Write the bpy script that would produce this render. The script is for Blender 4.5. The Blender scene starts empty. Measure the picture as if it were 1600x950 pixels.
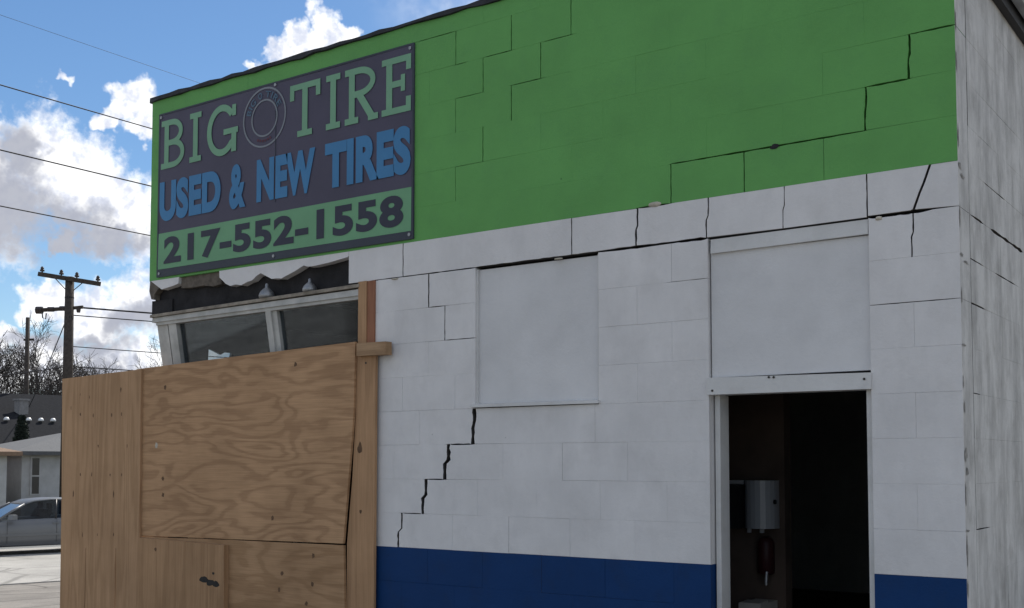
import bpy, bmesh, math, random
from mathutils import Vector, Matrix
from mathutils.geometry import tessellate_polygon
R = math.radians
random.seed(7)
scene = bpy.context.scene
col = scene.collection

# ------------------------------------------------------------------ camera
cam_d = bpy.data.cameras.new('camera'); cam = bpy.data.objects.new('camera', cam_d); col.objects.link(cam)
cam_d.sensor_fit = 'HORIZONTAL'; cam_d.sensor_width = 36.0; cam_d.lens = 39.69
cam_d.shift_y = 155 / 1600; cam_d.clip_start = 0.05; cam_d.clip_end = 3000
cam.location = (1.285, -5.19, 1.65)
cam.rotation_euler = (R(90 + 3.115), 0, R(35.5))
scene.camera = cam

# ------------------------------------------------------------------ sky, sun, exposure
SUN_AZ, SUN_EL = R(-24), R(46)          # azimuth from +Y (negative = towards -X)
world = bpy.data.worlds.new('World'); scene.world = world; world.use_nodes = True
SKY_STRENGTH = 0.10
world.cycles.sampling_method = 'MANUAL'; world.cycles.sample_map_resolution = 512
# cumulus seen over the street: (azimuth, elevation, half width, half height) in radians
CLOUD = [(-1.064, 0.217, 0.0572, 0.0676), (-1.021, 0.244, 0.039, 0.0442), (-0.991, 0.224, 0.0416, 0.0468), (-0.956, 0.208, 0.039, 0.0364), (-0.925, 0.208, 0.0312, 0.0416), (-0.95, 0.296, 0.0218, 0.0198), (-0.967, 0.286, 0.0187, 0.0104), (-0.934, 0.28, 0.0208, 0.0114), (-0.811, 0.352, 0.0198, 0.0156), (-0.79, 0.362, 0.0156, 0.0234), (-0.769, 0.358, 0.0177, 0.0146), (-0.802, 0.336, 0.0364, 0.0156), (-0.848, 0.335, 0.0125, 0.0062), (-0.999, 0.31, 0.0094, 0.0057), (-0.998, 0.183, 0.0198, 0.0083), (-0.942, 0.129, 0.0312, 0.0322), (-0.974, 0.12, 0.0364, 0.0286), (-1.009, 0.134, 0.026, 0.0187), (-1.018, 0.081, 0.0676, 0.026), (-0.959, 0.081, 0.0572, 0.0234), (-1.042, 0.106, 0.0156, 0.0104), (-0.897, 0.134, 0.0468, 0.0468)]
GREY = [(-1.064, 0.202, 0.0572, 0.0442), (-1.036, 0.25, 0.0182, 0.026), (-1.006, 0.189, 0.0572, 0.026), (-0.955, 0.187, 0.0312, 0.0156), (-0.944, 0.121, 0.0234, 0.0177), (-0.979, 0.096, 0.0312, 0.0146), (-0.953, 0.078, 0.0312, 0.0094), (-1.018, 0.102, 0.026, 0.0104)]
def build_world():
    nt = world.node_tree; nt.nodes.clear(); N = nt.nodes.new; L = nt.links.new
    def put(s, v):
        if hasattr(v, 'is_linked') or isinstance(v, bpy.types.NodeSocket): L(v, s)
        else: s.default_value = v
    def m(op, a, b=None, c=None, clamp=False):
        n = N('ShaderNodeMath'); n.operation = op; n.use_clamp = clamp
        put(n.inputs[0], a)
        if b is not None: put(n.inputs[1], b)
        if c is not None: put(n.inputs[2], c)
        return n.outputs[0]
    def sstep(x, lo, hi):
        n = N('ShaderNodeMapRange'); n.interpolation_type = 'SMOOTHSTEP'
        put(n.inputs[0], x); n.inputs[1].default_value = lo; n.inputs[2].default_value = hi
        return n.outputs[0]
    def noise(vec, scale, detail, rough=.55):
        n = N('ShaderNodeTexNoise'); L(vec, n.inputs['Vector']); n.inputs['Scale'].default_value = scale
        n.inputs['Detail'].default_value = detail; n.inputs['Roughness'].default_value = rough
        return n.outputs[0]
    sky = N('ShaderNodeTexSky'); sky.sky_type = 'NISHITA'; sky.sun_disc = False
    sky.sun_elevation = SUN_EL; sky.sun_rotation = SUN_AZ; sky.air_density = 1.0; sky.dust_density = 0.1; sky.ozone_density = 3.5
    tc = N('ShaderNodeTexCoord'); g = tc.outputs['Generated']
    sep = N('ShaderNodeSeparateXYZ'); L(g, sep.inputs[0])
    az = m('ARCTAN2', sep.outputs[0], sep.outputs[1]); el = m('ARCSINE', sep.outputs[2])
    off = N('ShaderNodeVectorMath'); off.operation = 'ADD'; L(g, off.inputs[0]); off.inputs[1].default_value = (3.1, 1.7, 5.2)
    n1 = noise(g, 26, 4, .6); n2 = noise(off.outputs[0], 26, 4, .6)
    azd = m('ADD', az, m('MULTIPLY', m('SUBTRACT', n1, .5), .075))
    eld = m('ADD', el, m('MULTIPLY', m('SUBTRACT', n2, .5), .065))
    cmb = N('ShaderNodeCombineXYZ'); L(azd, cmb.inputs[0]); L(eld, cmb.inputs[1])
    def field(blobs):
        cur = None
        for (ca, ce, ra, re) in blobs:
            wisp = .62 if ra < .0130 else 0.; ra *= 1.07; re *= 1.07
            q = N('ShaderNodeVectorMath'); q.operation = 'MULTIPLY_ADD'; L(cmb.outputs[0], q.inputs[0])
            q.inputs[1].default_value = (1/ra, 1/re, 0); q.inputs[2].default_value = (-ca/ra, -ce/re, wisp)
            d = N('ShaderNodeVectorMath'); d.operation = 'DOT_PRODUCT'; L(q.outputs[0], d.inputs[0]); L(q.outputs[0], d.inputs[1])
            cur = d.outputs['Value'] if cur is None else m('MINIMUM', cur, d.outputs['Value'])
        return m('SUBTRACT', 1.0, cur)
    fine = noise(g, 90, 4, .65)
    fA = m('ADD', field(CLOUD), m('MULTIPLY', m('SUBTRACT', fine, .5), 1.3))
    alpha_a = sstep(fA, -.22, .75)
    fG = m('ADD', field(GREY), m('MULTIPLY', m('SUBTRACT', fine, .5), .9))
    grey_a = m('MULTIPLY', sstep(fG, -.5, .8), .9)
    # rest of the sky: unseen broken cumulus, made denser to brighten the facade
    da = m('SUBTRACT', az, -.92); de = m('SUBTRACT', el, .22)
    r = m('SQRT', m('ADD', m('MULTIPLY', da, da), m('MULTIPLY', de, de)))
    outside = sstep(r, .22, .40)
    big = noise(off.outputs[0], 3.4, 6, .58)
    up = N('ShaderNodeVectorMath'); up.operation = 'ADD'; L(off.outputs[0], up.inputs[0]); up.inputs[1].default_value = (0, 0, .05)
    big_up = noise(up.outputs[0], 3.4, 4, .58)
    alpha_b = m('MULTIPLY', m('MULTIPLY', sstep(big, .47, .56), outside), sstep(el, -.02, .05))
    grey_b = sstep(m('SUBTRACT', big_up, .56), 0, .14)
    alpha = m('MAXIMUM', alpha_a, alpha_b)
    grey = m('ADD', m('MULTIPLY', grey_a, m('SUBTRACT', 1.0, outside)), m('MULTIPLY', grey_b, outside), clamp=True)
    lump = noise(off.outputs[0], 70, 3, .6)
    white = N('ShaderNodeMixRGB'); L(sstep(lump, .3, .62), white.inputs[0])
    white.inputs[1].default_value = (7.2, 7.6, 8.8, 1); white.inputs[2].default_value = (12.0, 12.0, 12.0, 1)
    cc = N('ShaderNodeMixRGB'); L(grey, cc.inputs[0]); L(white.outputs[0], cc.inputs[1]); cc.inputs[2].default_value = (3.9, 4.1, 4.85, 1)
    hs = N('ShaderNodeHueSaturation'); hs.inputs['Saturation'].default_value = 1.12; L(sky.outputs[0], hs.inputs['Color'])
    mix = N('ShaderNodeMixRGB'); L(alpha, mix.inputs[0]); L(hs.outputs[0], mix.inputs[1]); L(cc.outputs[0], mix.inputs[2])
    bg = N('ShaderNodeBackground'); L(mix.outputs[0], bg.inputs[0]); bg.inputs[1].default_value = SKY_STRENGTH
    out = N('ShaderNodeOutputWorld'); L(bg.outputs[0], out.inputs[0])
build_world()
sd = bpy.data.lights.new('sun', 'SUN'); sun = bpy.data.objects.new('sun', sd); col.objects.link(sun)
sd.energy = 4.8; sd.angle = R(.53); sd.color = (1, .95, .87)
tosun = Vector((math.sin(SUN_AZ) * math.cos(SUN_EL), math.cos(SUN_AZ) * math.cos(SUN_EL), math.sin(SUN_EL)))
sun.rotation_euler = (-tosun).to_track_quat('-Z', 'Y').to_euler(); sun.location = (0, 0, 30)
scene.view_settings.view_transform = 'Standard'; scene.view_settings.look = 'None'
scene.view_settings.gamma = 1; scene.view_settings.use_curve_mapping = False
scene.view_settings.exposure = 0.1
cyc = scene.cycles; cyc.max_bounces = 6; cyc.diffuse_bounces = 3; cyc.glossy_bounces = 3; cyc.transmission_bounces = 3; cyc.transparent_max_bounces = 6
scene.render.resolution_x = 1024; scene.render.resolution_y = 608

# ------------------------------------------------------------------ helpers
def link(name, me, mats, parent=None, smooth=False):
    o = bpy.data.objects.new(name, me); col.objects.link(o)
    if mats is not None:
        for mm in (mats if isinstance(mats, (list, tuple)) else [mats]): me.materials.append(mm)
    if parent: o.parent = parent
    if smooth:
        for p in me.polygons: p.use_smooth = True
    return o
class MB:
    def __init__(s): s.v = []; s.f = []; s.mi = []
    def face(s, idx, mi=0): s.f.append(idx); s.mi.append(mi)
    def box(s, x0, x1, y0, y1, z0, z1, mi=0):
        b = len(s.v)
        s.v += [(x0,y0,z0),(x1,y0,z0),(x1,y1,z0),(x0,y1,z0),(x0,y0,z1),(x1,y0,z1),(x1,y1,z1),(x0,y1,z1)]
        for q in ((0,3,2,1),(4,5,6,7),(0,1,5,4),(1,2,6,5),(2,3,7,6),(3,0,4,7)): s.face([b+i for i in q], mi)
        return s
    def hexa(s, p, mi=0):
        b = len(s.v); s.v += [tuple(q) for q in p]
        for q in ((0,3,2,1),(4,5,6,7),(0,1,5,4),(1,2,6,5),(2,3,7,6),(3,0,4,7)): s.face([b+i for i in q], mi)
        return s
    def tube(s, pts, rad, n=8, mi=0, cap=True):
        pts = [Vector(p) for p in pts]
        if not isinstance(rad, (list, tuple)): rad = [rad] * len(pts)
        b = len(s.v); prev = None
        for i, p in enumerate(pts):
            d = (pts[min(i+1, len(pts)-1)] - pts[max(i-1, 0)]).normalized()
            if prev is None: a = d.orthogonal().normalized()
            else:
                a = (prev - d * prev.dot(d))
                a = a.normalized() if a.length > 1e-6 else d.orthogonal().normalized()
            prev = a; c = d.cross(a)
            for k in range(n):
                t = 2 * math.pi * k / n
                s.v.append(tuple(p + (a * math.cos(t) + c * math.sin(t)) * rad[i]))
        for i in range(len(pts) - 1):
            for k in range(n):
                s.face([b+i*n+k, b+i*n+(k+1) % n, b+(i+1)*n+(k+1) % n, b+(i+1)*n+k], mi)
        if cap:
            s.face([b+k for k in range(n)][::-1], mi); s.face([b+(len(pts)-1)*n+k for k in range(n)], mi)
        return s
    def lathe(s, prof, c, n=16, mi=0):
        b = len(s.v)
        for (r, z) in prof:
            for k in range(n):
                t = 2*math.pi*k/n; s.v.append((c[0]+r*math.cos(t), c[1]+r*math.sin(t), c[2]+z))
        for i in range(len(prof)-1):
            for k in range(n): s.face([b+i*n+k, b+i*n+(k+1) % n, b+(i+1)*n+(k+1) % n, b+(i+1)*n+k], mi)
        s.face([b+k for k in range(n)][::-1], mi); s.face([b+(len(prof)-1)*n+k for k in range(n)], mi)
        return s
    def slab(s, poly, y0, y1, mi=0, hole=None):
        """polygon given in (x, z), front at y0, back at y1"""
        loops = [poly] + ([hole] if hole else [])
        flat = [p for l in loops for p in l]; b = len(s.v); n = len(flat)
        s.v += [(x, y0, z) for x, z in flat] + [(x, y1, z) for x, z in flat]
        for t in tessellate_polygon([[Vector((x, z, 0)) for x, z in l] for l in loops]):
            s.face([b+i for i in t], mi); s.face([b+n+i for i in reversed(t)], mi)
        o = 0
        for l in loops:
            k = len(l)
            for i in range(k): s.face([b+o+i, b+o+(i+1) % k, b+n+o+(i+1) % k, b+n+o+i], mi)
            o += k
        return s
    def mesh(s, name, fix=True):
        me = bpy.data.meshes.new(name); me.from_pydata(s.v, [], s.f)
        me.polygons.foreach_set('material_index', s.mi)
        if fix:
            bm = bmesh.new(); bm.from_mesh(me); bmesh.ops.recalc_face_normals(bm, faces=bm.faces); bm.to_mesh(me); bm.free()
        me.update(); return me
    def build(s, name, mats, parent=None, smooth=False, fix=True): return link(name, s.mesh(name, fix), mats, parent, smooth)
def tag(o, label, cat=None, group=None):
    o['label'] = label
    if cat: o['category'] = cat
    if group: o['group'] = group
    return o
def empty(name, loc, label, cat, group=None):
    o = bpy.data.objects.new(name, None); col.objects.link(o); o.location = loc; o.empty_display_size = .3
    return tag(o, label, cat, group)
def under(o, parent):          # parent keeping world placement (parents are unrotated empties)
    o.parent = parent; o.matrix_parent_inverse = Matrix.Translation(-Vector(parent.location)) if not parent.rotation_euler[2] else parent.matrix_basis.inverted()
    return o

# ------------------------------------------------------------------ materials
def newmat(name):
    m = bpy.data.materials.new(name); m.use_nodes = True; nt = m.node_tree
    return m, nt, nt.nodes['Principled BSDF']
def nz(nt, vec, scale, detail=4, rough=.55, dist=0):
    n = nt.nodes.new('ShaderNodeTexNoise'); n.inputs['Scale'].default_value = scale; n.inputs['Detail'].default_value = detail
    n.inputs['Roughness'].default_value = rough; n.inputs['Distortion'].default_value = dist
    if vec is not None: nt.links.new(vec, n.inputs['Vector'])
    return n.outputs[0]
def mapped(nt, scale=(1,1,1), loc=(0,0,0), world_space=True):
    n = nt.nodes.new('ShaderNodeMapping'); n.inputs['Scale'].default_value = scale; n.inputs['Location'].default_value = loc
    if world_space: nt.links.new(nt.nodes.new('ShaderNodeNewGeometry').outputs['Position'], n.inputs['Vector'])
    else: nt.links.new(nt.nodes.new('ShaderNodeTexCoord').outputs['Object'], n.inputs['Vector'])
    return n.outputs[0]
def ramp(nt, fac, stops):
    n = nt.nodes.new('ShaderNodeValToRGB'); e = n.color_ramp.elements
    while len(e) < len(stops): e.new(.5)
    for i, (p, c) in enumerate(stops): e[i].position = p; e[i].color = (*c, 1) if len(c) == 3 else c
    nt.links.new(fac, n.inputs[0]); return n.outputs[0]
def mixc(nt, fac, a, b, mode='MIX'):
    n = nt.nodes.new('ShaderNodeMixRGB'); n.blend_type = mode
    for s, v in zip(n.inputs, (fac, a, b)):
        if isinstance(v, bpy.types.NodeSocket): nt.links.new(v, s)
        elif isinstance(v, (int, float)): s.default_value = v
        else: s.default_value = (*v, 1)
    return n.outputs[0]
def bump(nt, bsdf, h, strength, dist=.01):
    n = nt.nodes.new('ShaderNodeBump'); n.inputs['Strength'].default_value = strength; n.inputs['Distance'].default_value = dist
    nt.links.new(h, n.inputs['Height']); nt.links.new(n.outputs[0], bsdf.inputs['Normal'])
def plain(name, c, rough=.7, metal=0, var=.18, scale=6, bmp=.15, spec=.3):
    m, nt, b = newmat(name); v = mapped(nt)
    f = nz(nt, v, scale, 6, .6)
    lo = tuple(x * (1 - var) for x in c); hi = tuple(min(1, x * (1 + var)) for x in c)
    nt.links.new(ramp(nt, f, [(.3, lo), (.7, hi)]), b.inputs['Base Color'])
    b.inputs['Roughness'].default_value = rough; b.inputs['Metallic'].default_value = metal
    b.inputs['Specular IOR Level'].default_value = spec
    if bmp: bump(nt, b, nz(nt, v, scale * 12, 5, .65), bmp, .004)
    return m
def paint(name, c, dirt, amt=.35, rough=.62, streak=0., pock=True, spec=.3):
    """masonry paint: roller mottling, faint grime, pinholes; block to block tint"""
    m, nt, b = newmat(name); v = mapped(nt)
    rnd = nt.nodes.new('ShaderNodeObjectInfo').outputs['Random']
    tint = ramp(nt, rnd, [(0, tuple(x * .985 for x in c)), (1, tuple(min(1, x * 1.01) for x in c))])
    mott = ramp(nt, nz(nt, v, 2.2, 5, .6), [(.33, (.865, .865, .865)), (.66, (1, 1, 1))])
    base = mixc(nt, 1, tint, mott, 'MULTIPLY')
    d1 = ramp(nt, nz(nt, v, 5.5, 8, .68), [(.50, (0, 0, 0)), (.80, (1, 1, 1))])
    fac = nt.nodes.new('ShaderNodeMath'); fac.operation = 'MULTIPLY'; nt.links.new(d1, fac.inputs[0]); fac.inputs[1].default_value = amt
    base = mixc(nt, fac.outputs[0], base, dirt)
    if streak:
        vs = mapped(nt, (3.0, 3.0, 1.0)); s1 = ramp(nt, nz(nt, vs, 2.0, 9, .70), [(.43, (0, 0, 0)), (.66, (1, 1, 1))])
        vs2 = mapped(nt, (9, 9, 1.6)); s2 = ramp(nt, nz(nt, vs2, 1.5, 7, .68), [(.48, (0, 0, 0)), (.70, (1, 1, 1))])
        s = mixc(nt, .28, s1, s2); f2 = nt.nodes.new('ShaderNodeMath'); f2.operation = 'MULTIPLY'; nt.links.new(s, f2.inputs[0]); f2.inputs[1].default_value = streak
        base = mixc(nt, f2.outputs[0], base, tuple(x * .50 for x in dirt))
    if pock:
        vo = nt.nodes.new('ShaderNodeTexVoronoi'); vo.inputs['Scale'].default_value = 7.5; nt.links.new(v, vo.inputs['Vector'])
        pk = ramp(nt, vo.outputs['Distance'], [(.030, (1, 1, 1)), (.055, (0, 0, 0))])
        gate = ramp(nt, nz(nt, v, 3.1, 2), [(.60, (0, 0, 0)), (.64, (1, 1, 1))])
        base = mixc(nt, mixc(nt, 1, pk, gate, 'MULTIPLY'), base, tuple(x * .35 for x in dirt))
    nt.links.new(base, b.inputs['Base Color'])
    b.inputs['Roughness'].default_value = rough; b.inputs['Specular IOR Level'].default_value = spec
    h = mixc(nt, .55, nz(nt, v, 60, 6, .7), nz(nt, v, 9, 4, .6))
    bump(nt, b, h, .6, .007)
    return m
def plywood(name, horizontal, light, dark, bands=9.0, seed=0., off=(0, 0, 0)):
    m, nt, b = newmat(name)
    sc = (.8, .8, 3.1) if horizontal else (4.5, 4.5, .32)
    v = mapped(nt, sc, (seed, seed * .7, seed * 1.3))
    f = nz(nt, v, 1.35, 3.0, .40, .35)
    mul = nt.nodes.new('ShaderNodeMath'); mul.operation = 'MULTIPLY'; nt.links.new(f, mul.inputs[0]); mul.inputs[1].default_value = bands * 6.283
    wob = nt.nodes.new('ShaderNodeMath'); wob.operation = 'MULTIPLY_ADD'; nt.links.new(nz(nt, mapped(nt, (1.5, 1.5, 14) if horizontal else (16, 16, 1.2)), 2, 4, .6), wob.inputs[0]); wob.inputs[1].default_value = 3.2
    nt.links.new(mul.outputs[0], wob.inputs[2])
    sn = nt.nodes.new('ShaderNodeMath'); sn.operation = 'SINE'; nt.links.new(wob.outputs[0], sn.inputs[0])
    mr = nt.nodes.new('ShaderNodeMapRange'); nt.links.new(sn.outputs[0], mr.inputs[0]); mr.inputs[1].default_value = -1; mr.inputs[2].default_value = 1
    fig = ramp(nt, mr.outputs[0], [(0, dark), (.12, dark), (.36, tuple(.3*a + .7*c for a, c in zip(dark, light))), (.60, light), (1, tuple(x * 1.08 for x in light))])
    soft = mixc(nt, .44 if horizontal else .34, light, fig)
    fine = ramp(nt, nz(nt, mapped(nt, (3, 3, 90) if horizontal else (110, 110, 2.5)), 1.5, 4, .6), [(.35, (.84, .83, .81)), (.7, (1.03, 1.03, 1.03))])
    c = mixc(nt, 1, soft, fine, 'MULTIPLY')
    blot = ramp(nt, nz(nt, mapped(nt), 1.9, 5, .6), [(.32, (.84, .82, .80)), (.66, (1.04, 1.03, 1.02))])
    c = mixc(nt, 1, c, blot, 'MULTIPLY')
    nt.links.new(c, b.inputs['Base Color']); b.inputs['Roughness'].default_value = .78; b.inputs['Specular IOR Level'].default_value = .2
    bump(nt, b, mr.outputs[0], .12, .003)
    return m
GREEN = paint('green_paint', (.130, .375, .098), (.105, .29, .095), .45, .6)
WHITE = paint('white_paint', (.745, .73, .722), (.52, .505, .49), .45, .62, streak=.10)
BLUE = paint('blue_paint', (.008, .044, .150), (.016, .035, .08), .55, .6, spec=.12)
SIDE = paint('weathered_white_paint', (.60, .59, .565), (.33, .318, .295), .90, .72, streak=.74)
TRIM = paint('trim_paint', (.66, .655, .64), (.42, .40, .37), .5, .55, pock=False)
PANEL = paint('board_paint', (.69, .685, .685), (.5, .5, .5), .3, .55, pock=False)
GREYFRAME = plain('weathered_grey_frame', (.46, .455, .43), .6, 0, .22, 7)
LEDGEWOOD = plain('weathered_ledge_wood', (.27, .235, .19), .85, 0, .4, 12)
MASON = plain('exposed_masonry', (.135, .115, .095), .95, 0, .4, 18, .6)
BEAM = plain('black_tar_beam', (.022, .021, .023), .85, 0, .45, 9, .5)
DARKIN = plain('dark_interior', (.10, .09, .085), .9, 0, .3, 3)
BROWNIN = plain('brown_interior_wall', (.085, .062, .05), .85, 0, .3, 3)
FLASH = plain('tar_flashing', (.03, .032, .036), .8, 0, .5, 8, .5)
METAL = plain('galvanised_metal', (.30, .31, .32), .45, .7, .25, 9)
BLACKTRIM = plain('black_trim', (.018, .018, .02), .6, 0, .3, 8)
PLY_B = plywood('plywood_horizontal_grain', True, (.50, .312, .176), (.30, .172, .092), 10.0, 0.)
PLY_C = plywood('plywood_lower_grain', True, (.45, .282, .158), (.295, .172, .086), 7.0, 4.3)
PLY_A = plywood('plywood_vertical_grain', False, (.47, .298, .172), (.31, .188, .097), 7.0, 2.2)
PLY_S = plywood('plywood_scrap_grain', False, (.43, .268, .150), (.29, .172, .088), 5.0, 7.7)
STUD = plywood('stud_pine', False, (.485, .298, .168), (.285, .17, .094), 5.0, 1.1)
STUD_R = plywood('reddish_stud', False, (.33, .155, .095), (.25, .115, .07), 5.0, 3.7)
STUD_H = plywood('block_pine', True, (.43, .285, .17), (.28, .175, .10), 5.0, 6.2)
KNOT = plain('knot_brown', (.13, .075, .042), .8, 0, .3, 30)
STAIN = plain('black_stain', (.03, .028, .026), .85, 0, .4, 30)
NAILM = plain('nail_head', (.05, .045, .04), .5, .6, .2, 30)
BANNER = plain('banner_vinyl', (.068, .062, .098), .5, 0, .12, 2.5, .05)
BANNER_EDGE = plain('banner_border', (.040, .048, .066), .5, 0, .12, 3, .05)
B_GREEN = plain('banner_green', (.175, .36, .225), .5, 0, .08, 3, 0)
B_BOX = plain('banner_phone_green', (.150, .345, .185), .5, 0, .08, 3, 0)
B_BLUE = plain('banner_blue', (.048, .195, .39), .5, 0, .08, 3, 0)
B_RING = plain('banner_grey', (.20, .22, .25), .5, 0, .08, 3, 0)
B_TINY = plain('banner_slate_blue', (.075, .135, .20), .5, 0, .08, 3, 0)
B_RED = plain('banner_dark_red', (.12,.035,.05), .5, 0, .08, 3, 0)
B_DARK = plain('banner_charcoal', (.030, .034, .055), .5, 0, .08, 3, 0)
def glass(name, tint, refl):
    m, nt, b = newmat(name); nt.nodes.remove(b); out = nt.nodes['Material Output']
    tr = nt.nodes.new('ShaderNodeBsdfTransparent'); tr.inputs[0].default_value = (*tint, 1)
    gl = nt.nodes.new('ShaderNodeBsdfGlossy'); gl.inputs[0].default_value = (.9, .92, .95, 1); gl.inputs[1].default_value = .03
    df = nt.nodes.new('ShaderNodeBsdfDiffuse'); df.inputs[0].default_value = (.16, .16, .17, 1)
    fr = nt.nodes.new('ShaderNodeFresnel'); fr.inputs[0].default_value = 1.45
    dm = nt.nodes.new('ShaderNodeMixShader')
    nt.links.new(ramp(nt, nz(nt, mapped(nt), 4, 6, .65), [(.4, (.015, .015, .015)), (.8, (.12, .12, .12))]), dm.inputs[0])
    nt.links.new(tr.outputs[0], dm.inputs[1]); nt.links.new(df.outputs[0], dm.inputs[2])
    mx = nt.nodes.new('ShaderNodeMixShader'); mm = nt.nodes.new('ShaderNodeMath'); mm.operation = 'MULTIPLY'; mm.use_clamp = True
    nt.links.new(fr.outputs[0], mm.inputs[0]); mm.inputs[1].default_value = refl
    nt.links.new(mm.outputs[0], mx.inputs[0]); nt.links.new(dm.outputs[0], mx.inputs[1]); nt.links.new(gl.outputs[0], mx.inputs[2])
    nt.links.new(mx.outputs[0], out.inputs[0]); return m
GLASS = glass('shop_glass', (.58, .62, .64), .35)
CARGLASS = glass('car_glass', (.26, .29, .30), .5)

# ------------------------------------------------------------------ ground and street
NV = Vector((-.968, .25, 0)).normalized(); TV = Vector((NV.y, -NV.x, 0))        # across / along the side street
def st(s, t, z): p = NV * s + TV * t; return (p.x, p.y, z)
def asphalt(name, c, var, crack=0.):
    m, nt, b = newmat(name); v = mapped(nt)
    f = nz(nt, v, .9, 8, .65); lo = tuple(x * (1 - var) for x in c); hi = tuple(x * (1 + var) for x in c)
    base = ramp(nt, f, [(.32, lo), (.68, hi)])
    gr = ramp(nt, nz(nt, v, 45, 4, .7), [(.3, (.72, .72, .72)), (.7, (1.12, 1.12, 1.12))])
    base = mixc(nt, 1, base, gr, 'MULTIPLY')
    if crack:
        vo = nt.nodes.new('ShaderNodeTexVoronoi'); vo.feature = 'DISTANCE_TO_EDGE'; vo.inputs['Scale'].default_value = .55
        wv = mixc(nt, .12, v, nt.nodes.new('ShaderNodeTexNoise').outputs['Color']); nt.links.new(wv, vo.inputs['Vector'])
        ck = ramp(nt, vo.outputs['Distance'], [(.008, (1, 1, 1)), (.022, (0, 0, 0))])
        base = mixc(nt, ck, base, tuple(x * crack for x in c))
    nt.links.new(base, b.inputs['Base Color']); b.inputs['Roughness'].default_value = .9; b.inputs['Specular IOR Level'].default_value = .2
    bump(nt, b, nz(nt, v, 60, 5, .7), .5, .01); return m
LOT = asphalt('old_lot_paving', (.25, .23, .205), .25, .45)
ROADM = asphalt('bleached_road', (.40, .385, .355), .16, .6)
KERBM = asphalt('kerb_concrete', (.37, .355, .33), .14)
GRASSM = asphalt('dormant_lawn', (.115, .105, .055), .35)
def strip(name, prof, t0, t1, nt_, mat, rough=0.):
    mb = MB(); ts = [t0 + (t1 - t0) * i / nt_ for i in range(nt_ + 1)]
    for (s, z) in prof:
        for t in ts: mb.v.append(st(s, t, z))
    k = len(ts)
    for i in range(len(prof) - 1):
        for j in range(k - 1): mb.face([i*k+j, i*k+j+1, (i+1)*k+j+1, (i+1)*k+j])
    o = mb.build(name, mat); 
    me = o.data
    if me.polygons[0].normal.z < 0: me.flip_normals()
    o['kind'] = 'structure'; return o
strip('ground', [(-900, 0), (7.0, 0), (12, -.20), (19.3, -.55), (19.40, -.55), (19.41, -.70), (31.05, -.70), (31.06, -.53), (45, -.5), (900, -.5)], -900, 900, 6, LOT)
strip('road', [(19.46, -.665), (22, -.645), (25.2, -.62), (28.4, -.645), (31.02, -.665)], -300, 300, 6, ROADM)
strip('lawn', [(33.0, -.522), (45, -.492), (600, -.49)], -400, 400, 4, GRASSM)
for s0, s1, nm in ((19.33, 19.49, 'kerb'), (31.0, 31.16, 'kerb')):
    mb = MB()
    for t in range(-40, 60, 3):
        p = [st(s0, t + .006, -.75), st(s1, t + .006, -.75), st(s1, t + 2.994, -.75), st(s0, t + 2.994, -.75)]
        q = [st(s0, t + .006, -.53), st(s1, t + .006, -.545), st(s1, t + 2.994, -.545), st(s0, t + 2.994, -.53)]
        mb.hexa(p + q)
    o = mb.build(nm, KERBM); o['kind'] = 'structure'
mb = MB()
for t in range(-40, 60, 1):
    for s0 in (31.2,):
        mb.hexa([st(s0, t*1.5+.01, -.6), st(s0+1.5, t*1.5+.01, -.6), st(s0+1.5, t*1.5+1.49, -.6), st(s0, t*1.5+1.49, -.6),
                 st(s0, t*1.5+.01, -.50), st(s0+1.5, t*1.5+.01, -.495), st(s0+1.5, t*1.5+1.49, -.495), st(s0, t*1.5+1.49, -.50)])
o = mb.build('sidewalk', KERBM); o['kind'] = 'structure'

# ------------------------------------------------------------------ the shop
shop = empty('tire_shop', (-2.85, 0, 0), 'cracked concrete block shop painted green, white and blue with an open doorway', 'building')
BW, BH, ZB, XC, XL = .407, .2057, 3.003, .020, -5.71
def zrow(k): return ZB + BH * k
front = under(MB().box(-3.56, -1.2, .0, .19, -.1, zrow(-11)).box(-.383, XC, .0, .19, -.1, zrow(-11)).box(-5.66, -3.56, .32, .47, -.1, .62).build('front_wall', BLUE), shop)
side_w = under(MB().box(-.17, XC, .19, 9.0, -.1, zrow(-11)).box(-.17, XC, 2.22, 9.0, zrow(-11), 4.03).build('side_wall', SIDE), shop)
def wob(x, s):
    def h(i): v = math.sin(i * 127.1 + s * 31.7) * 43758.5453; return v - math.floor(v)
    u = x * 38; i = math.floor(u); f = u - i
    return h(i) * (1 - f) + h(i + 1) * f
JOG = {(-7, -2.890): .014, (-8, -3.060): .012, (-6, -2.690): .004, (-9, -3.250): .014, (1, -.384): .003, (2, -.1805): .003, (-1, -1.605): .005, (-1, -1.198): .006, (-1, -.791): .004, (-2, -.1805): .004}
def jog(row, x, f):
    for (r, cx_), a in JOG.items():
        if r == row and abs(cx_ - x) < .03: return a * (1 if f > .56 else -1 if f < .44 else (f - .5) / .06)
    return 0.
VC = [(-6, -2.690, .024), (-7, -2.890, .024), (-8, -3.060, .022), (-9, -3.250, .012), (-2, -3.030, .007), (-3, -2.906, .006),
      (-1, -3.233, .006), (-1, -2.012, .005), (-1, -1.605, .010), (-1, -1.198, .007), (-1, -.791, .004), (-1, -.384, .006),
      (0, -.9945, .008), (0, -1.4015, .008), (1, -.384, .014), (2, -.1805, .014), (5, -2.826, .007), (5, -2.419, .008), (5, -2.012, .007),
      (4, -2.6225, .008), (4, -2.2155, .008), (3, -2.826, .004), (3, -2.419, .008), (2, -2.6225, .008), (1, -2.826, .004), (-2, -.1805, .006), (0, -.5875, .003)]
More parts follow.
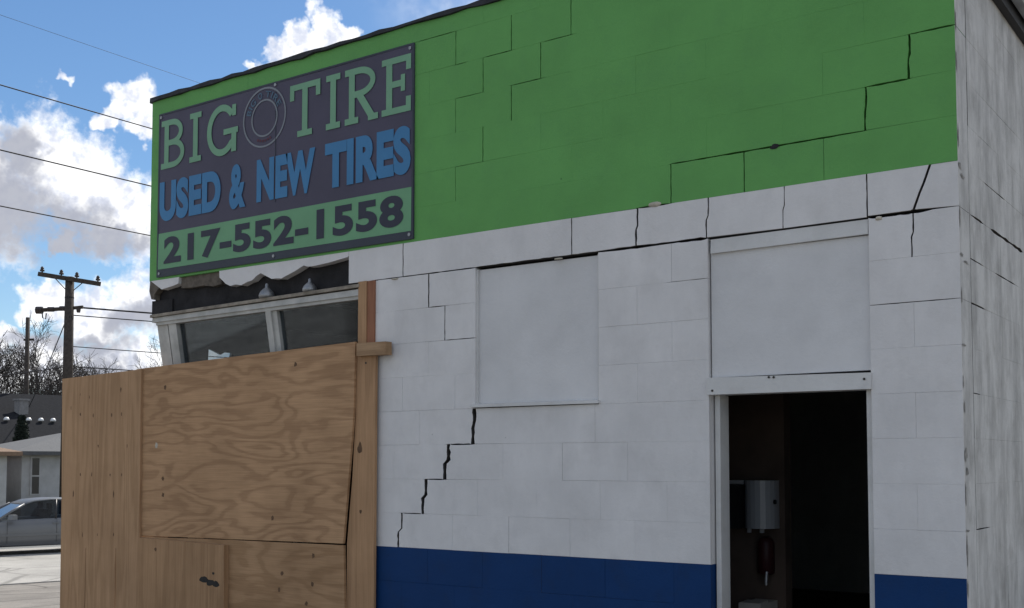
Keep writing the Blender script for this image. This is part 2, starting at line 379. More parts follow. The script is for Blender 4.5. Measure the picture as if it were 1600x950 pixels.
HC = [(-6, -2.885, -2.69, .009), (-7, -3.055, -2.89, .008), (-8, -3.245, -3.065, .006), (-2, -3.03, -2.906, .006), (-3, -2.906, -2.68, .006),
      (-1, -3.5, -2.69, .007), (-1, -1.845, -1.20, .015), (-1, -.383, -.11, .018), (1, -1.4, -.38, .009), (0, -1.605, -1.42, .011),
      (2, -.384, -.18, .010), (3, -.18, .02, .009), (5, -2.83, -2.75, .005), (5, -2.62, -2.42, .006), (5, -2.2, -2.0, .005), (4, -2.83, -2.62, .004),
      (4, -2.42, -2.2, .006), (2, -2.83, -2.62, .004), (6, -3.14, -2.82, .005), (-3, -.383, .02, .004), (-1, -2.68, -1.85, .010), (-2, -1.44, -1.2, .003)]
def vgap(row, x):
    for r, cx_, w in VC:
        if r == row and abs(cx_ - x) < .03: return w * (.72 if row >= 0 else 1)
    return 0.
def hgap(k, x):
    for kk, a, b_, w in HC:
        if kk == k and a - .004 <= x <= b_ + .004:
            e = min(x - a, b_ - x); return w * (.45 + .75 * wob(x, k)) * min(1, .35 + max(0, e) * 25)
    return 0.
BARE = plain('bare_concrete', (.085, .08, .075), .95, 0, .3, 20)
FRONT_PAINT = [GREEN, WHITE, BLUE, SIDE]
def outline(x0, x1, z0, z1, row):
    """counter-clockwise outline with the crack gaps cut into the edges; (x, z, sx, sz) s* = chamfer direction"""
    g0, g1 = vgap(row, x0) / 2, vgap(row, x1) / 2; P = []
    def hz(k): return any(kk == k and a < x1 - .01 and b_ > x0 + .01 for kk, a, b_, w in HC)
    nb = 11 if hz(row) else 1; ntp = 11 if hz(row + 1) else 1; nl = 9 if g0 else 1; nr = 9 if g1 else 1
    ph = row * 3.3
    for i in range(nb):
        x = x0 + (x1 - x0) * i / nb; P.append([x, z0 + hgap(row, x) / 2, 1 if i == 0 else 0, 1])
    for i in range(nr):
        z = z0 + (z1 - z0) * i / nr; P.append([x1 - g1 * (.5 + 1.0 * wob(z * 3, x1)) + jog(row, x1, i / nr), z, -1, 1 if i == 0 else 0])
    for i in range(ntp):
        x = x1 - (x1 - x0) * i / ntp; P.append([x, z1 - hgap(row + 1, x) / 2, -1 if i == 0 else 0, -1])
    for i in range(nl):
        z = z1 - (z1 - z0) * i / nl; P.append([x0 + g0 * (.5 + 1.0 * wob(z * 3, x0 + 7)) + jog(row, x0, 1 - i / nl), z, 1, -1 if i == 0 else 0])
    # corners take both gaps
    P[0][0] = x0 + g0 + jog(row, x0, 0); P[nb][1] = z0 + hgap(row, x1) / 2; P[nb + nr][0] = x1 - g1 + jog(row, x1, 1); P[nb + nr + ntp][1] = z1 - hgap(row + 1, x0) / 2
    return P
def block_mesh(P, ch, depth, jit, mats_idx, end_idx=None, row=-1):
    n = len(P); mb = MB()
    mb.v += [(x + sx * ch, jit, z + sz * ch) for x, z, sx, sz in P] + [(x, jit + ch * 1.3, z) for x, z, sx, sz in P] + [(x, depth, z) for x, z, sx, sz in P]
    mb.face(list(range(n)), mats_idx); mb.face([2*n+i for i in range(n)][::-1], mats_idx)
    for i in range(n):
        j = (i + 1) % n
        mi = mats_idx
        if end_idx is not None and min(P[i][0], P[j][0]) > XC - .02 and abs(P[i][0] - P[j][0]) < .02: mi = end_idx
        elif row < 0 and (abs(P[i][0] - P[j][0]) > .01 or not any(abs(P[i][0] - e) < .004 for e in (-1.2, -1.845, -2.68, -.383, -3.56, -3.69, XL))): mi = 2
        mb.face([i, n+i, n+j, j], mats_idx); mb.face([n+i, 2*n+i, 2*n+j, n+j], mi)
    return mb.mesh('block')
SPECIAL = {-3: [-2.906, -3.3], -6: [-2.69, -3.10, -2.28, -1.87], -7: [-2.89, -3.30, -2.48, -2.08, -1.67], -8: [-3.06, -3.45, -2.66, -2.25, -1.84, -1.44], -9: [-3.25, -2.845, -2.44, -2.03, -1.63]}
def default_joints(row):
    off = 0 if row % 2 else .5
    return [XC - BW * (i + off) for i in range(0, 16)]
def segs(row):
    if row >= 0: return [(XL, XC)]
    if row == -1: return [(-3.69, XC)]
    if row >= -5: return [(-3.56, -2.68), (-1.845, -1.2), (-.383, XC)]
    return [(-3.56, -1.2), (-.383, XC)]
cache = {}
def add_block(x0, x1, row, z0, z1):
    pm = 0 if row >= 0 else (2 if row <= -10 else 1)
    ch = random.choice([.0002, .0003, .0004, .0007]) if row >= 0 else random.choice([.0004, .0006, .0009, .0013, .0017])
    P = outline(x0, x1, z0, z1, row)
    jit = random.uniform(-.0005, .0005)
    corner = x1 > XC - .01
    if len(P) == 4 and not corner:
        key = (round(x1 - x0, 3), round(z1 - z0, 3), pm, ch, min(abs(x0 - e) for e in (-1.845, -.383, XL)) < .01, min(abs(x1 - e) for e in (-1.2, -2.68)) < .01)
        if key not in cache:
            Q = [[x - x0, z - z0, a, b_] for x, z, a, b_ in P]; me = block_mesh(P, ch, .188, 0, 0, None, row); me.transform(Matrix.Translation((-x0, 0, -z0))); me.materials.append(FRONT_PAINT[pm]); me.materials.append(SIDE); me.materials.append(BARE); cache[key] = me
        o = bpy.data.objects.new('block', cache[key]); col.objects.link(o); o.location = (x0, jit, z0); o.parent = front
        o.matrix_parent_inverse = Matrix.Translation((2.85, 0, 0)); o.matrix_parent_inverse = Matrix.Identity(4)
    else:
        me = block_mesh(P, ch, .188, jit, 0, 1 if corner else None, row); me.materials.append(FRONT_PAINT[pm]); me.materials.append(SIDE); me.materials.append(BARE)
        o = bpy.data.objects.new('block', me); col.objects.link(o); o.parent = front
for row in range(-11, 7):
    z0 = zrow(row); z1 = zrow(row + 1) if row < 6 else 4.362
    for (a, b_) in segs(row):
        js = SPECIAL[row] if (row in SPECIAL and a == -3.56) else default_joints(row)
        cuts = [a] + sorted(j for j in js if a + .06 < j < b_ - .06) + [b_]
        for x0, x1 in zip(cuts, cuts[1:]):
            if row == -1 and x1 == XC and x0 > -.5:      # the end block of the white band, split by a slanting crack
                g = .005
                for poly, cn in (([[x0 + .003, z0 + .007, 1, 1], [-.19, z0 + .008, 0, 1], [-.176 - g, z0 + .012, -1, 1], [-.150 - g, z0 + .08, -1, 0], [-.128 - g, z0 + .13, -1, 0], [-.100 - g, z1, -1, -1], [x0 + .003, z1, 1, -1]], False),
                                 ([[-.176 + g, z0 + .010, 1, 1], [XC, z0 + .002, -1, 1], [XC, z1, -1, -1], [-.100 + g, z1, 1, -1], [-.128 + g, z0 + .13, 1, 0], [-.150 + g, z0 + .08, 1, 0]], True)):
                    me = block_mesh(poly, .0015, .188, .0015 if cn else -.001, 0, 1 if cn else None); me.materials.append(WHITE); me.materials.append(SIDE); me.materials.append(BARE)
                    o = bpy.data.objects.new('block', me); col.objects.link(o); o.parent = front
                continue
            add_block(x0, x1, row, z0, z1)
# side wall: the blocks of the first courses behind the corner
for row in range(-11, 5):
    z0 = zrow(row); z1 = min(zrow(row + 1), 4.03)
    ys = [.1905]; y = .1905 + (BW if row % 2 else BW / 2)
    while y < 2.2: ys.append(y); y += BW
    ys[-1] = 2.219 if 2.219 - ys[-1] < .12 else ys[-1]
    if ys[-1] != 2.219: ys.append(2.219)
    for y0, y1 in zip(ys, ys[1:]):
        mb = MB(); g0 = .009 if (y0 < .2 and row in (1, 2, 3)) else (.004 if y0 < .2 else 0); ch = random.choice([.0003, .0005, .0010]); jx = random.uniform(-.0006, .0006)
        nseg = 6; low = []; up_ = []
        for i in range(nseg + 1):
            yy = y0 + g0 + (y1 - y0 - g0) * i / nseg
            gl = gu = 0.
            for kk, a, b_, w in ((-1, .2, .42, .012), (-1, .62, 1.28, .020), (-2, .19, .45, .006), (-3, .19, .40, .008), (-8, .19, .42, .006), (0, .5, .9, .006), (-2, .7, 1.1, .006), (-5, .19, .3, .005)):
                if a <= yy <= b_:
                    gg = w * (.4 + .8 * wob(yy, kk)) / 2
                    if kk == row: gl = gg
                    if kk == row + 1: gu = gg
            low.append((yy, z0 + gl)); up_.append((yy, z1 - gu))
        ring = low + up_[::-1]; n = len(ring); cy_ = (y0 + y1) / 2; cz_ = (z0 + z1) / 2
        def inset(p): return (p[0] + (ch if p[0] < y0 + .02 else -ch if p[0] > y1 - .01 else 0), p[1] + (ch if p[1] < cz_ else -ch))
        mb.v += [(XC + jx, *inset(p)) for p in ring] + [(XC + jx - ch * 1.3, *p) for p in ring] + [(-.168, *p) for p in ring]
        mb.face(list(range(n))); mb.face([2*n+i for i in range(n)][::-1])
        for i in range(n):
            j = (i+1) % n; mb.face([i, n+i, n+j, j]); mb.face([n+i, 2*n+i, 2*n+j, n+j], 1)
        o = mb.build('block', [SIDE, BARE]); o.parent = side_w
for o in (front, side_w): o.matrix_parent_inverse = Matrix.Translation((2.85, 0, 0))
def part(mb, name, mat, parent=shop, label=None, smooth=False):
    o = mb.build(name, mat, smooth=smooth)
    if parent == shop: under(o, shop)
    else: o.parent = parent
    if label: o['label'] = label
    return o
CHIP = plain('chipped_concrete', (.27, .26, .24), .95, 0, .45, 25, .5)
rc = random.Random(4)
def chip_or_hole_shade(y, z, w, h, mat=CHIP):
    mb = MB(); n = 11; mb.v.append((XC + .0022, y, z))
    for k in range(n):
        a = 2 * math.pi * k / n; q = .55 + .8 * rc.random(); mb.v.append((XC + .0022, max(.003, y + w*q*math.cos(a)), z + h*q*math.sin(a)))
    for k in range(n): mb.face([0, 1+k, 1+(k+1) % n])
    o = mb.build('chip_or_hole_shade', mat); o.parent = side_w
for y, z, w, h in ((.03, 1.70, .030, .035), (.05, 1.62, .02, .02), (.02, 1.90, .010, .03), (.04, 2.18, .03, .006), (.012, 2.40, .010, .04), (.03, 2.585, .035, .008), (.10, 2.56, .05, .006), (.012, 2.76, .008, .05), (.03, 2.985, .028, .02), (.07, 2.945, .05, .010),
                   (.015, 3.12, .010, .05), (.012, 3.45, .009, .06), (.012, 3.65, .008, .05), (.03, 1.36, .03, .006), (.015, 1.28, .010, .06), (.012, 1.52, .008, .05), (.012, 2.02, .008, .03), (.015, 1.10, .010, .04)):
    chip_or_hole_shade(y, z, w, h)
# other walls, roof, floor, room
part(MB().box(XL, -5.52, .19, 9.0, 3.0, 4.2).box(XL, -5.52, 3.2, 9.0, -.1, 3.0).box(-5.70, -5.54, .35, 3.2, -.1, .75), 'far_wall', WHITE)
part(MB().box(XL, XC, 9.0, 9.19, -.1, 4.1), 'back_wall', WHITE)
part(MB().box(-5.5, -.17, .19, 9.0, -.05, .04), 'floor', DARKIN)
rf = part(MB().box(-5.70, .02, .185, 9.15, 4.035, 4.12), 'roof', FLASH)
part(MB().box(-5.5, -.18, .20, 8.99, 3.02, 3.06), 'ceiling', DARKIN)
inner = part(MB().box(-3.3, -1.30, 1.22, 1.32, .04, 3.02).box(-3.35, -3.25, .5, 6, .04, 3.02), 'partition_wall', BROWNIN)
# parapet flashing, uneven strip of tar along the top edge
mb = MB(); xs = [XL - .02 + i * .115 for i in range(51)]
for i, x in enumerate(xs):
    x = min(x, XC + .02); h = .004 + .012 * wob(x * .6, 1) + random.uniform(0, .006); d = .010 + .018 * wob(x * .9, 3); dip = -.006 - .02 * wob(x * 1.3, 8) ** 2
    mb.v += [(x, -d, 4.360 + dip), (x, -d * .8, 4.362 + h), (x, .12, 4.372 + h), (x, .20, 4.355 + dip)]
for i in range(len(xs) - 1):
    a = i*4; b_ = a + 4
    for k in range(4): mb.face([a+k, a+(k+1) % 4, b_+(k+1) % 4, b_+k])
mb.face([0, 1, 2, 3]); mb.face([len(mb.v)-4+k for k in (3, 2, 1, 0)])
part(mb, 'parapet_flashing', FLASH)
# side eave: black drip edge, grey fascia with a gutter
fa = part(MB().box(.022, .060, .23, 9.2, 3.985, 4.17), 'fascia', BLACKTRIM)
mb = MB(); pr = [(.062, 4.06), (.075, 4.035), (.12, 4.035), (.145, 4.075), (.145, 4.15), (.152, 4.16), (.138, 4.16), (.135, 4.08), (.115, 4.048), (.08, 4.048), (.068, 4.07), (.062, 4.16)]
n = len(pr); mb.v += [(x, .23, z) for x, z in pr] + [(x, 9.2, z) for x, z in pr]
for i in range(n): mb.face([i, (i+1) % n, n+(i+1) % n, n+i])
mb.face(list(range(n))); mb.face([n+i for i in range(n)][::-1])
part(mb, 'gutter', METAL, fa)
# boarded window
wp = part(MB().box(-2.668, -1.857, .026, .06, 1.998, 2.784), 'window_panel', PANEL)
part(MB().box(-2.68, -2.668, .012, .08, 1.99, 2.786).box(-1.857, -1.845, .012, .08, 1.99, 2.786), 'window_frame', TRIM, wp)
part(MB().hexa([(-2.695, -.024, 1.980), (-1.838, -.022, 1.978), (-1.838, .05, 1.976), (-2.695, .05, 1.976), (-2.695, -.022, 1.997), (-1.838, -.020, 1.994), (-1.838, .05, 2.004), (-2.695, .05, 2.007)]), 'window_sill', TRIM, wp)
# door: header strip, transom board, lintel board, jambs
df = part(MB().box(-1.192, -.385, .022, .060, 2.088, 2.718), 'transom_panel', PANEL)
part(MB().hexa([(-1.186, .003, 2.716), (-.387, .003, 2.722), (-.387, .06, 2.722), (-1.186, .06, 2.716), (-1.186, .008, 2.788), (-.387, .008, 2.7915), (-.387, .06, 2.7915), (-1.186, .06, 2.788)]), 'header_trim', TRIM, df)
lb = part(MB().hexa([(-1.206, -.014, 2.000), (-.379, -.014, 1.998), (-.379, .09, 1.998), (-1.206, .09, 2.000), (-1.206, -.012, 2.086), (-.379, -.012, 2.074), (-.379, .09, 2.074), (-1.206, .09, 2.086)]), 'lintel_board', TRIM)
for x, z in ((-1.175, 2.02), (-.41, 2.045), (-.875, 2.074), (-.85, 2.073)):
    part(MB().tube([(x, -.0125, z), (x, -.0165, z)], .006, 8), 'nail', NAILM, lb)
jm = part(MB().box(-1.191, -1.164, .050, .128, .04, 2.0), 'door_jamb', TRIM)
part(MB().box(-1.189, -1.168, .128, .160, .04, 2.0), 'door_stop', TRIM, jm)
part(MB().box(-.415, -.386, .03, .155, .04, 1.998), 'door_jamb', TRIM)
part(MB().box(-1.2, -.383, .0, .19, -.05, .045), 'threshold', MASON)
# broken header over the shop window
hb = part(MB().box(-5.715, -3.56, .060, .20, 2.757, 3.001).box(-5.735, -5.50, .045, .06, 2.757, 2.862), 'header_beam', BEAM)
def frag(poly, y0, y1, mat): return part(MB().slab(poly, y0, y1), 'broken_block', mat, front)
frag([(-5.692, 3.0025), (-5.565, 2.930), (-5.50, 2.938), (-5.44, 2.944), (-5.378, 2.955), (-5.370, 3.0025)], -.001, .055, WHITE)
frag([(-5.366, 3.0025), (-5.372, 2.925), (-5.25, 2.918), (-5.13, 2.922), (-5.02, 2.906), (-4.935, 2.914), (-4.935, 3.0025)], .022, .056, MASON)
frag([(-4.931, 3.0025), (-4.928, 2.957), (-4.895, 2.932), (-4.860, 2.905), (-4.813, 2.886), (-4.76, 2.892), (-4.701, 2.881), (-4.645, 2.897), (-4.591, 2.905), (-4.55, 2.930), (-4.507, 2.945), (-4.47, 2.928),
      (-4.399, 2.896), (-4.35, 2.895), (-4.305, 2.889), (-4.25, 2.906), (-4.18, 2.925), (-4.095, 2.956), (-4.06, 2.944), (-4.0, 2.942), (-3.86, 2.951), (-3.705, 2.968), (-3.6915, 2.975), (-3.6915, 3.0025)], -.0015, .056, WHITE)
frag([(-5.708, 3.0025), (-5.716, 2.93), (-5.69, 2.868), (-5.66, 2.862), (-5.655, 2.905), (-5.60, 2.945), (-5.692, 3.0005)], .004, .056, MASON)
# canted shop window
def cy(z): return .018 + (2.69 - z) * .18
def canted(x0, x1, z0, z1, d0, d1): return [(x0, cy(z0)+d0, z0), (x1, cy(z0)+d0, z0), (x1, cy(z0)+d1, z0), (x0, cy(z0)+d1, z0), (x0, cy(z1)+d0, z1), (x1, cy(z1)+d0, z1), (x1, cy(z1)+d1, z1), (x0, cy(z1)+d1, z1)]
sw = part(MB().hexa(canted(-5.630, -5.514, .62, 2.692, -.006, .06)), 'window_frame', GREYFRAME, shop, 'weathered grey corner post of the canted shop window')
part(MB().hexa(canted(-5.496, -5.410, .62, 2.690, -.012, .05)), 'jamb', GREYFRAME, sw)
part(MB().hexa(canted(-5.514, -5.496, .62, 2.690, .02, .05)), 'gap_shade', BLACKTRIM, sw)  # black strip painting the shade in the gap between post and jamb
part(MB().hexa([(-5.65, -.016, 2.690), (-3.58, -.016, 2.712), (-3.58, .10, 2.712), (-5.65, .10, 2.690), (-5.65, -.012, 2.724), (-3.58, -.012, 2.752), (-3.58, .10, 2.752), (-5.65, .10, 2.724)]), 'head_rail', GREYFRAME, sw)
part(MB().hexa([(-5.62, -.002, 2.668), (-3.58, -.002, 2.690), (-3.58, .06, 2.690), (-5.62, .06, 2.668), (-5.62, -.004, 2.690), (-3.58, -.004, 2.712), (-3.58, .06, 2.712), (-5.62, .06, 2.690)]), 'glazing_bead', GREYFRAME, sw)
part(MB().hexa([(-5.66, -.030, 2.726), (-3.58, -.024, 2.762), (-3.58, .10, 2.762), (-5.66, .10, 2.726), (-5.66, -.026, 2.747), (-3.58, -.022, 2.784), (-3.58, .10, 2.784), (-5.66, .10, 2.747)]), 'ledge', LEDGEWOOD, sw)
part(MB().hexa(canted(-4.460, -4.408, .62, 2.70, -.020, .05)).hexa(canted(-4.408, -4.366, .62, 2.70, -.004, .05)), 'mullion', GREYFRAME, sw)
part(MB().hexa(canted(-5.411, -4.459, .62, 2.69, .022, .028)), 'pane', GLASS, sw)
part(MB().hexa(canted(-4.367, -3.58, .62, 2.70, .022, .028)), 'pane', GLASS, sw)
part(MB().hexa(canted(-5.63, -3.58, .55, .62, -.03, .10)), 'sill', GREYFRAME, sw)
# dark board in the side window, a corner of it broken out
mb = MB(); hole = [(.458, 2.40), (.462, 2.46), (.466, 2.538), (.52, 2.522), (.585, 2.500), (.625, 2.522), (.690, 2.520), (.674, 2.47), (.60, 2.40)]
mb.slab([(.13, 2.76), (.13, .75), (3.2, .75), (3.2, 2.76)], 0, .018, 0, hole)
mb.v = [(-5.60 - y, x, z) for x, y, z in mb.v]
part(mb, 'window_board', BEAM, shop, 'dark board in the side window with a jagged hole')
part(MB().box(-5.70, -5.55, .10, 3.2, 2.76, 3.0), 'side_header', BEAM)
# lamp holders on the ledge
for x, z, s in ((-4.452, 2.768, 1.0), (-4.045, 2.775, .88)):
    mb = MB().lathe([(.030*s, 0), (.052*s, .004), (.055*s, .020*s), (.044*s, .046*s), (.026*s, .064*s), (.013*s, .074*s), (.011*s, .098*s), (.004*s, .104*s)], (x, .006, z), 16)
    tag(mb.build('lamp_holder', METAL, smooth=True), 'larger dusty grey bell lamp holder on the window ledge beside the mullion' if s == 1 else 'smaller dusty grey bell lamp holder on the window ledge near the wooden post', 'lamp', 'lamp holders on the broken ledge')
# dispenser and box inside the doorway
dsp = empty('towel_dispenser', (-1.48, 1.22, 1.28), 'white paper towel dispenser on the dark wall inside the doorway', 'dispenser')
mb = MB(); seg = 10; pr = []
for i in range(seg + 1):
    t = math.pi * i / seg; pr.append((-1.432 - .098 * math.cos(t), 1.22 - .03 - .10 * math.sin(t)))
pr = [(-1.53, 1.219)] + pr + [(-1.334, 1.219)]
n = len(pr); mb.v += [(x, y, 1.272) for x, y in pr] + [(x, y, 1.556) for x, y in pr]
for i in range(n): mb.face([i, (i+1) % n, n+(i+1) % n, n+i])
mb.face(list(range(n))[::-1]); mb.face([n+i for i in range(n)])
WPL = plain('white_plastic', (.34, .35, .37), .35, 0, .04, 4, 0, .5); BPL = plain('black_plastic', (.015, .015, .017), .4, 0, .1, 5, 0, .5)
under(mb.build('cover', WPL), dsp)
mb = MB().slab([(-1.625, 1.27), (-1.531, 1.27), (-1.531, 1.40), (-1.520, 1.47), (-1.535, 1.520), (-1.575, 1.535), (-1.625, 1.53)], 1.08, 1.219); under(mb.build('side_case', BPL), dsp)
under(MB().box(-1.625, -1.533, 1.16, 1.218, 1.533, 1.556).build('top_plate', WPL), dsp)
for x in (-1.50, -1.42): under(MB().tube([(x, 1.16, 1.272), (x, 1.16, 1.245)], .014, 10).build('knob', WPL), dsp)
under(MB().tube([(-1.338, 1.15, 1.43), (-1.326, 1.15, 1.43)], .014, 10).build('lock', BPL), dsp)
RED = plain('dark_red_plastic', (.035, .008, .010), .5, 0, .1, 5)
ex = empty('red_canister', (-1.40, 1.17, 1.0), 'dark red canister hanging on the dark wall under the towel dispenser', 'canister')
under(MB().lathe([(.035, 0), (.05, .01), (.05, .19), (.035, .215), (.015, .225)], (-1.40, 1.168, 1.0), 16).build('body', RED, smooth=True), ex)
under(MB().tube([(-1.375, 1.118, 1.02), (-1.372, 1.10, .965), (-1.372, 1.10, .945)], .010, 8).build('nozzle', METAL), ex)
CARD = plain('pale_cardboard', (.42, .40, .37), .85, 0, .1, 6)
bxo = empty('cardboard_box', (-1.42, 1.02, .04), 'tall pale cardboard box standing on the floor inside the doorway', 'box')
under(MB().box(-1.48, -1.345, .95, 1.20, .04, .85).build('carton', CARD), bxo)
under(MB().hexa([(-1.475, .952, .85), (-1.35, .952, .85), (-1.35, 1.07, .85), (-1.475, 1.07, .85), (-1.475, .952, .853), (-1.35, .952, .853), (-1.35, 1.07, .860), (-1.475, 1.07, .858)]).build('flap', CARD), bxo)
# pipe and valve on the side wall
pp = empty('gas_pipe', (.06, 1.205, 0), 'dark gas pipe with a pale valve low on the weathered side wall', 'pipe')
under(MB().tube([(.075, 1.205, -.05), (.075, 1.205, 1.02), (.072, 1.21, 1.06), (.05, 1.22, 1.085), (.0, 1.225, 1.09)], .020, 10).build('pipe', BLACKTRIM, smooth=True), pp)
under(MB().tube([(.075, 1.165, .955), (.075, 1.245, .955)], .028, 10).tube([(.075, 1.205, .955), (.125, 1.205, .955)], .013, 8).build('valve', METAL), pp)
under(MB().box(.022, .06, 1.175, 1.235, 1.005, 1.03).build('bracket', METAL), pp)
# plaster lumps squeezed out of the joints
LUMP = plain('pale_mortar', (.50, .46, .38), .95, 0, .2, 30, .5)
for x, z, w, h in ((-1.50, 3.010, .045, .014), (-.335, 2.787, .018, .010), (-2.10, 2.787, .03, .006), (-3.30, 2.79, .03, .006)):
    mb = MB(); n = 10
    for r, y in ((1.0, .0), (.75, -.008), (.3, -.013)):
        for k in range(n):
            a = 2*math.pi*k/n; q = r * (.8 + .35 * random.random()); mb.v.append((x + w*q*math.cos(a), y, z + h*q*math.sin(a)))
    for i in range(2):
        for k in range(n): mb.face([i*n+k, i*n+(k+1) % n, (i+1)*n+(k+1) % n, (i+1)*n+k])
    mb.face([2*n+k for k in range(n)])
    part(mb, 'mortar_lump', LUMP, front)

# ------------------------------------------------------------------ sign banner
sign = empty('sign_banner', (-4.38, 0, 3.02), 'dark purple tyre shop banner with green and blue lettering fixed to the green wall', 'sign')
def sp(mb, name, mat, label=None):
    o = under(mb.build(name, mat), sign)
    if label: o['label'] = label
    return o
mb = MB(); NX, NZ = 24, 12          # vinyl sheet with slight waves
for j in range(NZ + 1):
    for i in range(NX + 1):
        x = -5.612 + 2.466 * i / NX; z = 3.020 + 1.214 * j / NZ
        mb.v.append((x, -.0105 + .0012 * math.sin(x * 5 + z * 2) , z))
for j in range(NZ):
    for i in range(NX): a = j*(NX+1)+i; mb.face([a, a+1, a+NX+2, a+NX+1])
k = len(mb.v); mb.v += [(-5.612, -.001, 3.02), (-3.146, -.001, 3.02), (-3.146, -.001, 4.234), (-5.612, -.001, 4.234)]
cs = [0, NX, (NZ+1)*(NX+1)-1, NZ*(NX+1)]
mb.face([k+3, k+2, k+1, k])
mb.face([k, k+1] + list(range(NX, -1, -1))); mb.face([k+2, k+3] + [NZ*(NX+1)+i for i in range(NX+1)])
mb.face([k+1, k+2] + [j*(NX+1)+NX for j in range(NZ, -1, -1)]); mb.face([k+3, k] + [j*(NX+1) for j in range(NZ+1)])
sp(mb, 'sheet', BANNER)
sp(MB().slab([(-5.612, 3.02), (-3.146, 3.02), (-3.146, 4.234), (-5.612, 4.234)], -.0135, -.0115, 0, [(-5.597, 3.072), (-5.597, 4.222), (-3.160, 4.222), (-3.160, 3.072)]), 'border', BANNER_EDGE)
sp(MB().slab([(-5.597, 3.076), (-3.162, 3.070), (-3.160, 3.340), (-5.592, 3.340)], -.0145, -.0122), 'phone_panel', B_BOX)
LY = [-.0150]
def stroke(mb, pts, w, closed=False, step=True):
    pts = [Vector((p[0], p[1])) for p in pts]; n = len(pts); L_, R_ = [], []
    for i, p in enumerate(pts):
        if closed: a, b_ = pts[i-1], pts[(i+1) % n]
        else: a, b_ = pts[max(i-1, 0)], pts[min(i+1, n-1)]
        d = (b_ - a).normalized(); nn = Vector((-d.y, d.x)) * w / 2
        L_.append(p + nn); R_.append(p - nn)
    y = LY[0]; LY[0] -= .00012
    b0 = len(mb.v); mb.v += [(p.x, y, p.y) for p in L_] + [(p.x, y, p.y) for p in R_]
    for i in range(n if closed else n - 1):
        j = (i+1) % n; mb.face([b0+i, b0+j, b0+n+j, b0+n+i])
def arc(cx_, cz_, rx, rz, a0, a1, n=18): return [(cx_ + rx*math.cos(R(a0 + (a1-a0)*i/n)), cz_ + rz*math.sin(R(a0 + (a1-a0)*i/n))) for i in range(n+1)]
Z0, Z1 = 3.815, 4.172; TT, SS = .050, .040
def slab_letter(ch, x0, x1):
    LY[0] = -.0150; mb = MB(); w = x1 - x0; zc = (Z0 + Z1) / 2; s2 = SS / 2
    def hb(a, b_, z): stroke(mb, [(a, z), (b_, z)], SS)
    def vb(x, a, b_, t=TT): stroke(mb, [(x, a), (x, b_)], t)
    if ch == 'I':
        hb(x0, x1, Z1 - s2); hb(x0, x1, Z0 + s2); vb((x0+x1)/2, Z0 + .01, Z1 - .01)
    elif ch == 'T':
        hb(x0, x1, Z1 - s2); vb(x0 + s2, Z1 - .105, Z1 - .01, SS); vb(x1 - s2, Z1 - .105, Z1 - .01, SS)
        vb((x0+x1)/2, Z0 + .01, Z1 - .01); hb((x0+x1)/2 - .068, (x0+x1)/2 + .068, Z0 + s2)
    elif ch == 'E':
        sx = x0 + .062; vb(sx, Z0 + .01, Z1 - .01); hb(x0, x1, Z1 - s2); hb(x0, x1, Z0 + s2); hb(sx, x1 - .055, zc + .008)
        vb(x1 - s2, Z1 - .095, Z1 - .01, SS); vb(x1 - s2, Z0 + .01, Z0 + .095, SS); vb(x1 - .065, zc - .045, zc + .06, SS * .85)
    elif ch in 'BR':
        sx = x0 + .060; vb(sx, Z0 + .01, Z1 - .01); zm = zc + .008; rt = (Z1 - s2 - zm) / 2
        stroke(mb, [(x0, Z1 - s2)] + arc(x0 + .12, zm + rt, w - .12 - .045, rt, 90, -90) + [(x0 + .05, zm)], SS * 1.05)
        if ch == 'B':
            rb = (zm - Z0 - s2) / 2; stroke(mb, arc(x0 + .13, Z0 + s2 + rb, w - .13 - .024, rb, 90, -90) + [(x0, Z0 + s2)], SS * 1.05)
        else:
            hb(x0, x0 + .118, Z0 + s2); stroke(mb, [(x0 + .12, zm), (x1 - .050, Z0 + s2)], TT); hb(x1 - .085, x1, Z0 + s2)
    elif ch == 'G':
        rx, rz = w / 2 - TT / 2, (Z1 - Z0) / 2 - s2; cx_ = (x0 + x1) / 2
        stroke(mb, arc(cx_, zc, rx, rz, 38, 330, 30) + [(x1 - .030, Z0 + .055)], TT * .95)
        vb(x1 - .030, Z0 + .01, zc - .012); hb(cx_ + .02, x1 + .012, zc - .018); vb(x1 - .030, zc + .085, Z1 - .015, SS)
    sp(mb, 'letter', B_GREEN)
for ch, a, b_ in (('B', -5.578, -5.312), ('I', -5.256, -5.130), ('G', -5.068, -4.752), ('T', -4.226, -3.944), ('I', -3.890, -3.764), ('R', -3.722, -3.436), ('E', -3.406, -3.166)): slab_letter(ch, a, b_)
LY[0] = -.0150; mb = MB(); stroke(mb, arc(-4.476, 4.008, .206, .201, 0, 360, 48)[:-1], .013, True); stroke(mb, arc(-4.474, 4.003, .124, .124, 0, 360, 40)[:-1], .012, True)
sp(mb, 'tyre_emblem', B_RING)
def text_mesh(body, bold, spacing=1.0):
    cu = bpy.data.curves.new('txt', 'FONT'); cu.body = body; cu.size = 1; cu.offset = bold; cu.space_character = spacing; cu.resolution_u = 6; cu.fill_mode = 'FRONT'
    o = bpy.data.objects.new('txt', cu); col.objects.link(o)
    dg = bpy.context.evaluated_depsgraph_get(); dg.update()
    me = bpy.data.meshes.new_from_object(o.evaluated_get(dg)); vs = [tuple(v.co) for v in me.vertices]; fs = [list(p.vertices) for p in me.polygons]
    bpy.data.objects.remove(o); bpy.data.curves.remove(cu); bpy.data.meshes.remove(me)
    return vs, fs
